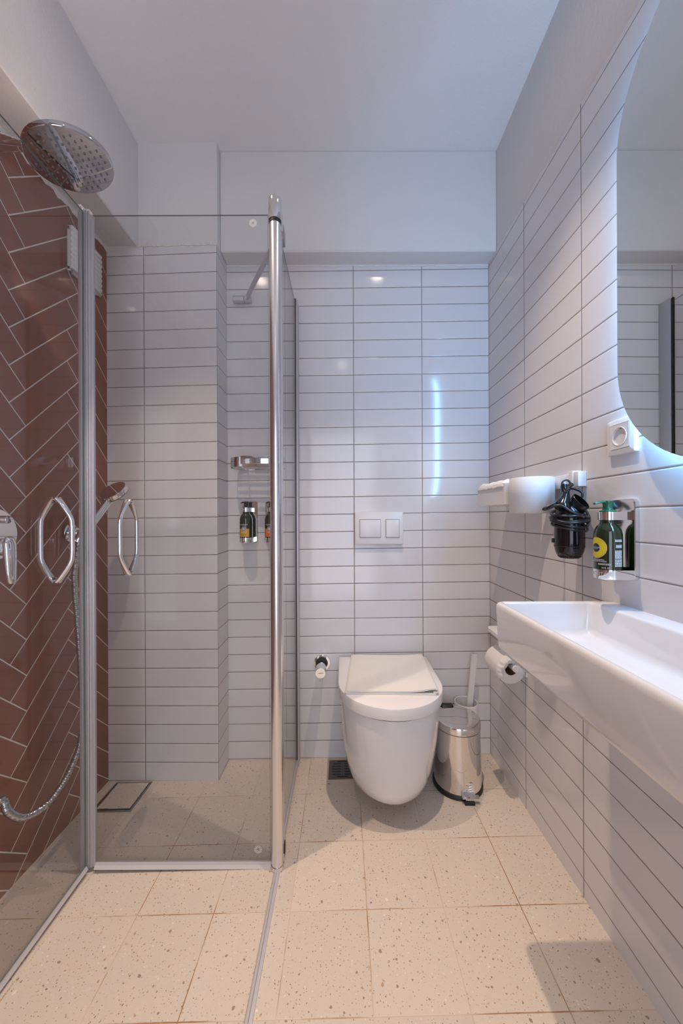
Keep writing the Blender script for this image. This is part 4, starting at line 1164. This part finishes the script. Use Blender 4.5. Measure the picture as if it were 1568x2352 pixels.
# cord: coils round the body, plus the two free loops at the top
bm = BM(); random.seed(11)
for k in range(5):
    zc = 1.030 + 0.0075 * k; R = 0.040 + 0.0020 * ((k * 7) % 3); tilt = -0.014 + 0.004 * (k % 3); ph = k * 1.3
    loop = [(DX + (R) * math.cos(a), DY + (R * 0.93) * math.sin(a), zc + tilt * -math.sin(a) * 0.9 + 0.003 * math.sin(2 * a + ph)) for a in [2 * PI * q / 48 for q in range(49)]]
    add_tube(bm, loop, 0.0033, n=8, cap=False)
add_tube(bm, catmull([(DX + 0.004, DY + 0.030, 1.124), (DX - 0.016, DY + 0.004, 1.108), (DX - 0.042, DY - 0.010, 1.090), (DX - 0.064, DY - 0.008, 1.078), (DX - 0.070, DY - 0.004, 1.0725), (DX - 0.062, DY - 0.006, 1.073), (DX - 0.040, DY - 0.022, 1.082), (DX - 0.02, DY - 0.036, 1.068), (DX + 0.01, DY - 0.042, 1.05)], 8), 0.0031, n=8)
add_tube(bm, catmull([(DX + 0.000, DY + 0.026, 1.124), (DX + 0.014, DY + 0.012, 1.128), (DX + 0.030, DY - 0.002, 1.118), (DX + 0.031, DY - 0.004, 1.104), (DX + 0.022, DY + 0.006, 1.088), (DX + 0.025, DY + 0.020, 1.074)], 8), 0.0031, n=8)
add_tube(bm, catmull([(DX + 0.008, DY + 0.020, 1.092), (DX + 0.028, DY + 0.012, 1.090), (DX + 0.040, DY - 0.004, 1.070), (DX + 0.038, DY - 0.022, 1.046), (DX + 0.02, DY - 0.038, 1.030)], 8), 0.0031, n=8)
part('cord', bm, MAT['cord'], t, angle=80)

# ================================================================== hand soap on the right wall
HX, HY, HZ = 0.5985, 0.8010, 0.9115
make_dispenser('dispenser_bracket', HX, HY, (0.6455, HY + 0.008, HZ), (-1, 0, 0), HZ, 'chrome dispenser bracket on the right wall above the washbasin')
# engraved word on the cup, parent: the cup
cup = [o for o in bpy.data.objects if o.name.startswith('cup') and o.parent and o.parent['label'].endswith('above the washbasin')][0]
bm = BM(); add_text_wrap(bm, "L'OCCITANE", 0.0105, HX, HY, 0.0287, PI + 0.30, HZ + 0.0145, 0.0, 0.058)
part('engraved_word', bm, simple('engraving', (0.62, 0.60, 0.58), 0.5, metal=0.6), cup, False)
t, body = make_bottle('soap_bottle', 'dark green hand soap bottle with a green pump and round yellow label', HX, HY, HZ + 0.007, MAT['bottle'], MAT['pump'], (-0.92, -0.10, 0.0))
R = 0.0273; ph = PI + 0.02; zc = HZ + 0.0720
bm = BM(); add_disc_wrap(bm, HX, HY, R, ph, 0, zc, 0, 0.0235, 56); part('label_rim', bm, MAT['lab_gold'], body)
bm = BM(); add_disc_wrap(bm, HX, HY, R + 0.0003, ph, 0, zc, 0, 0.0212, 56); part('round_label', bm, MAT['lab_lime'], body)
bm = BM(); add_disc_wrap(bm, HX, HY, R + 0.0006, ph, 0, zc, 0, 0.0098, 40); part('navy_seal', bm, MAT['lab_navy'], body)
bm = BM(); add_text_wrap(bm, "L'OCCITANE", 0.0044, HX, HY, R + 0.0009, ph, zc + 0.0004, 0, 0.0225)
add_text_wrap(bm, 'EN PROVENCE', 0.0020, HX, HY, R + 0.0009, ph, zc - 0.0024, 0, 0.0130)
add_text_wrap(bm, 'SAVOIR-FAIRE ARTISANAL', 0.0036, HX, HY, R + 0.0006, ph, HZ + 0.0455, 0.000, 0.038)
add_text_wrap(bm, 'ARTISANAL CRAFTSMANSHIP', 0.0036, HX, HY, R + 0.0006, ph, HZ + 0.0420, 0.002, 0.042)
add_text_wrap(bm, '10.1 FL. OZ.', 0.0056, HX, HY, R + 0.0006, ph, HZ + 0.0280, 0.0210, 0.0150)
part('white_lettering', bm, MAT['lab_white'], body, False)
bm = BM()
# rows of fine print facing the camera, too small to read
random.seed(4)
for z_a, z_b, s_a in ((0.0905, 0.0855, 0.038), (0.079, 0.073, 0.0400), (0.0668, 0.0500, 0.038), (0.0475, 0.0315, 0.038)):
    z = z_a
    while z > z_b:
        s_ = s_a
        while s_ < 0.0545:
            l_ = random.uniform(0.0016, 0.0042); add_patch_wrap(bm, HX, HY, R + 0.0004, ph, s_, min(s_ + l_, 0.055), HZ + z - 0.0006, HZ + z + 0.0006, 2); s_ += l_ + 0.0006
        z -= 0.00185
for z in (0.0372, 0.0350):
    s_ = 0.006
    while s_ < 0.030:
        l_ = random.uniform(0.001, 0.003); add_patch_wrap(bm, HX, HY, R + 0.0004, ph, s_, s_ + l_, HZ + z - 0.0005, HZ + z + 0.0005, 2); s_ += l_ + 0.0006
part('fine_print', bm, MAT['lab_white'], body, False)

# ================================================================== toilet paper holder and roll
PXc, PZc = 0.5860, 0.519
t = thing('paper_holder', 'white toilet paper holder with a small shelf on the right wall beyond the basin', 'paper holder', (0.6455, 1.29, 0.50))
bm = BM()
loft(bm, [[(x, y, z) for x, y, _ in rrect(0.552, 0.6455, 1.225, 1.372, 0.022, 0)] for z in (0.6185, 0.6190, 0.6305, 0.6310)]); part('shelf', bm, MAT['matt_white'], t)
bm = BM(); add_box(bm, (0.6395, 1.240, 0.490), (0.6455, 1.360, 0.6185), 0.001, 1); part('wall_plate', bm, MAT['matt_white'], t)
bm = BM(); add_cyl(bm, (0.5955, 1.222, PZc + 0.008), (0.5955, 1.352, PZc + 0.008), 0.0115, n=28, bev=0.001); add_cyl(bm, (0.5955, 1.345, PZc + 0.008), (0.6455, 1.345, PZc + 0.008), 0.010, n=24)
part('spindle', bm, MAT['matt_white'], t)
t = thing('toilet_roll', 'white toilet paper roll with crumpled loose end hanging on its holder beyond the basin', 'toilet paper', (PXc, 1.29, PZc - 0.05))
bm = BM(); Rr = 0.0505
def circ(r, y, n=48): return [(PXc + r * math.cos(2 * PI * k / n), y, PZc + r * math.sin(2 * PI * k / n)) for k in range(n)]
loft(bm, [circ(0.0205, 1.240), circ(Rr - 0.0015, 1.2395), circ(Rr, 1.241), circ(Rr, 1.338), circ(Rr - 0.0015, 1.3395), circ(0.0205, 1.339)], False, False)
part('roll', bm, MAT['tissue'], t, angle=50)
bm = BM(); loft(bm, [circ(0.0208, 1.2402), circ(0.0208, 1.339), circ(0.0195, 1.339), circ(0.0195, 1.2402)], False, False); part('core', bm, MAT['card'], t)
# loose sheet: wraps the room side, its end gathered over the face near the camera
bm = BM(); grid = []
for q in range(26):
    v = q / 25; row = []
    for k in range(33):
        u = k / 32; a_ = math.radians(75 + 140 * u); r_ = Rr + 0.0022 + 0.0010 * noise.noise(Vector((u * 6, v * 4, 1.0)))
        y = 1.336 - 0.100 * min(v / 0.72, 1.0)
        if v > 0.72:
            f_ = (v - 0.72) / 0.28
            r_ = r_ * (1 - 0.62 * f_ * (0.6 + 0.4 * math.sin(PI * u))) + 0.003 * noise.noise(Vector((u * 14, v * 9, 3.0)))
            y = 1.236 - 0.012 * math.sin(PI * min(1, f_ * 1.1)) - 0.006 * noise.noise(Vector((u * 9, v * 12, 7.0)))
        row.append(bm.verts.new((PXc + r_ * math.cos(a_), y, PZc + r_ * math.sin(a_))))
    grid.append(row)
for q in range(25):
    for k in range(32): bm.faces.new((grid[q][k], grid[q][k + 1], grid[q + 1][k + 1], grid[q + 1][k]))
part('loose_sheet', bm, MAT['tissue'], t, angle=80)

# tidy helper properties
for o in bpy.data.objects:
    if '_w' in o: del o['_w']
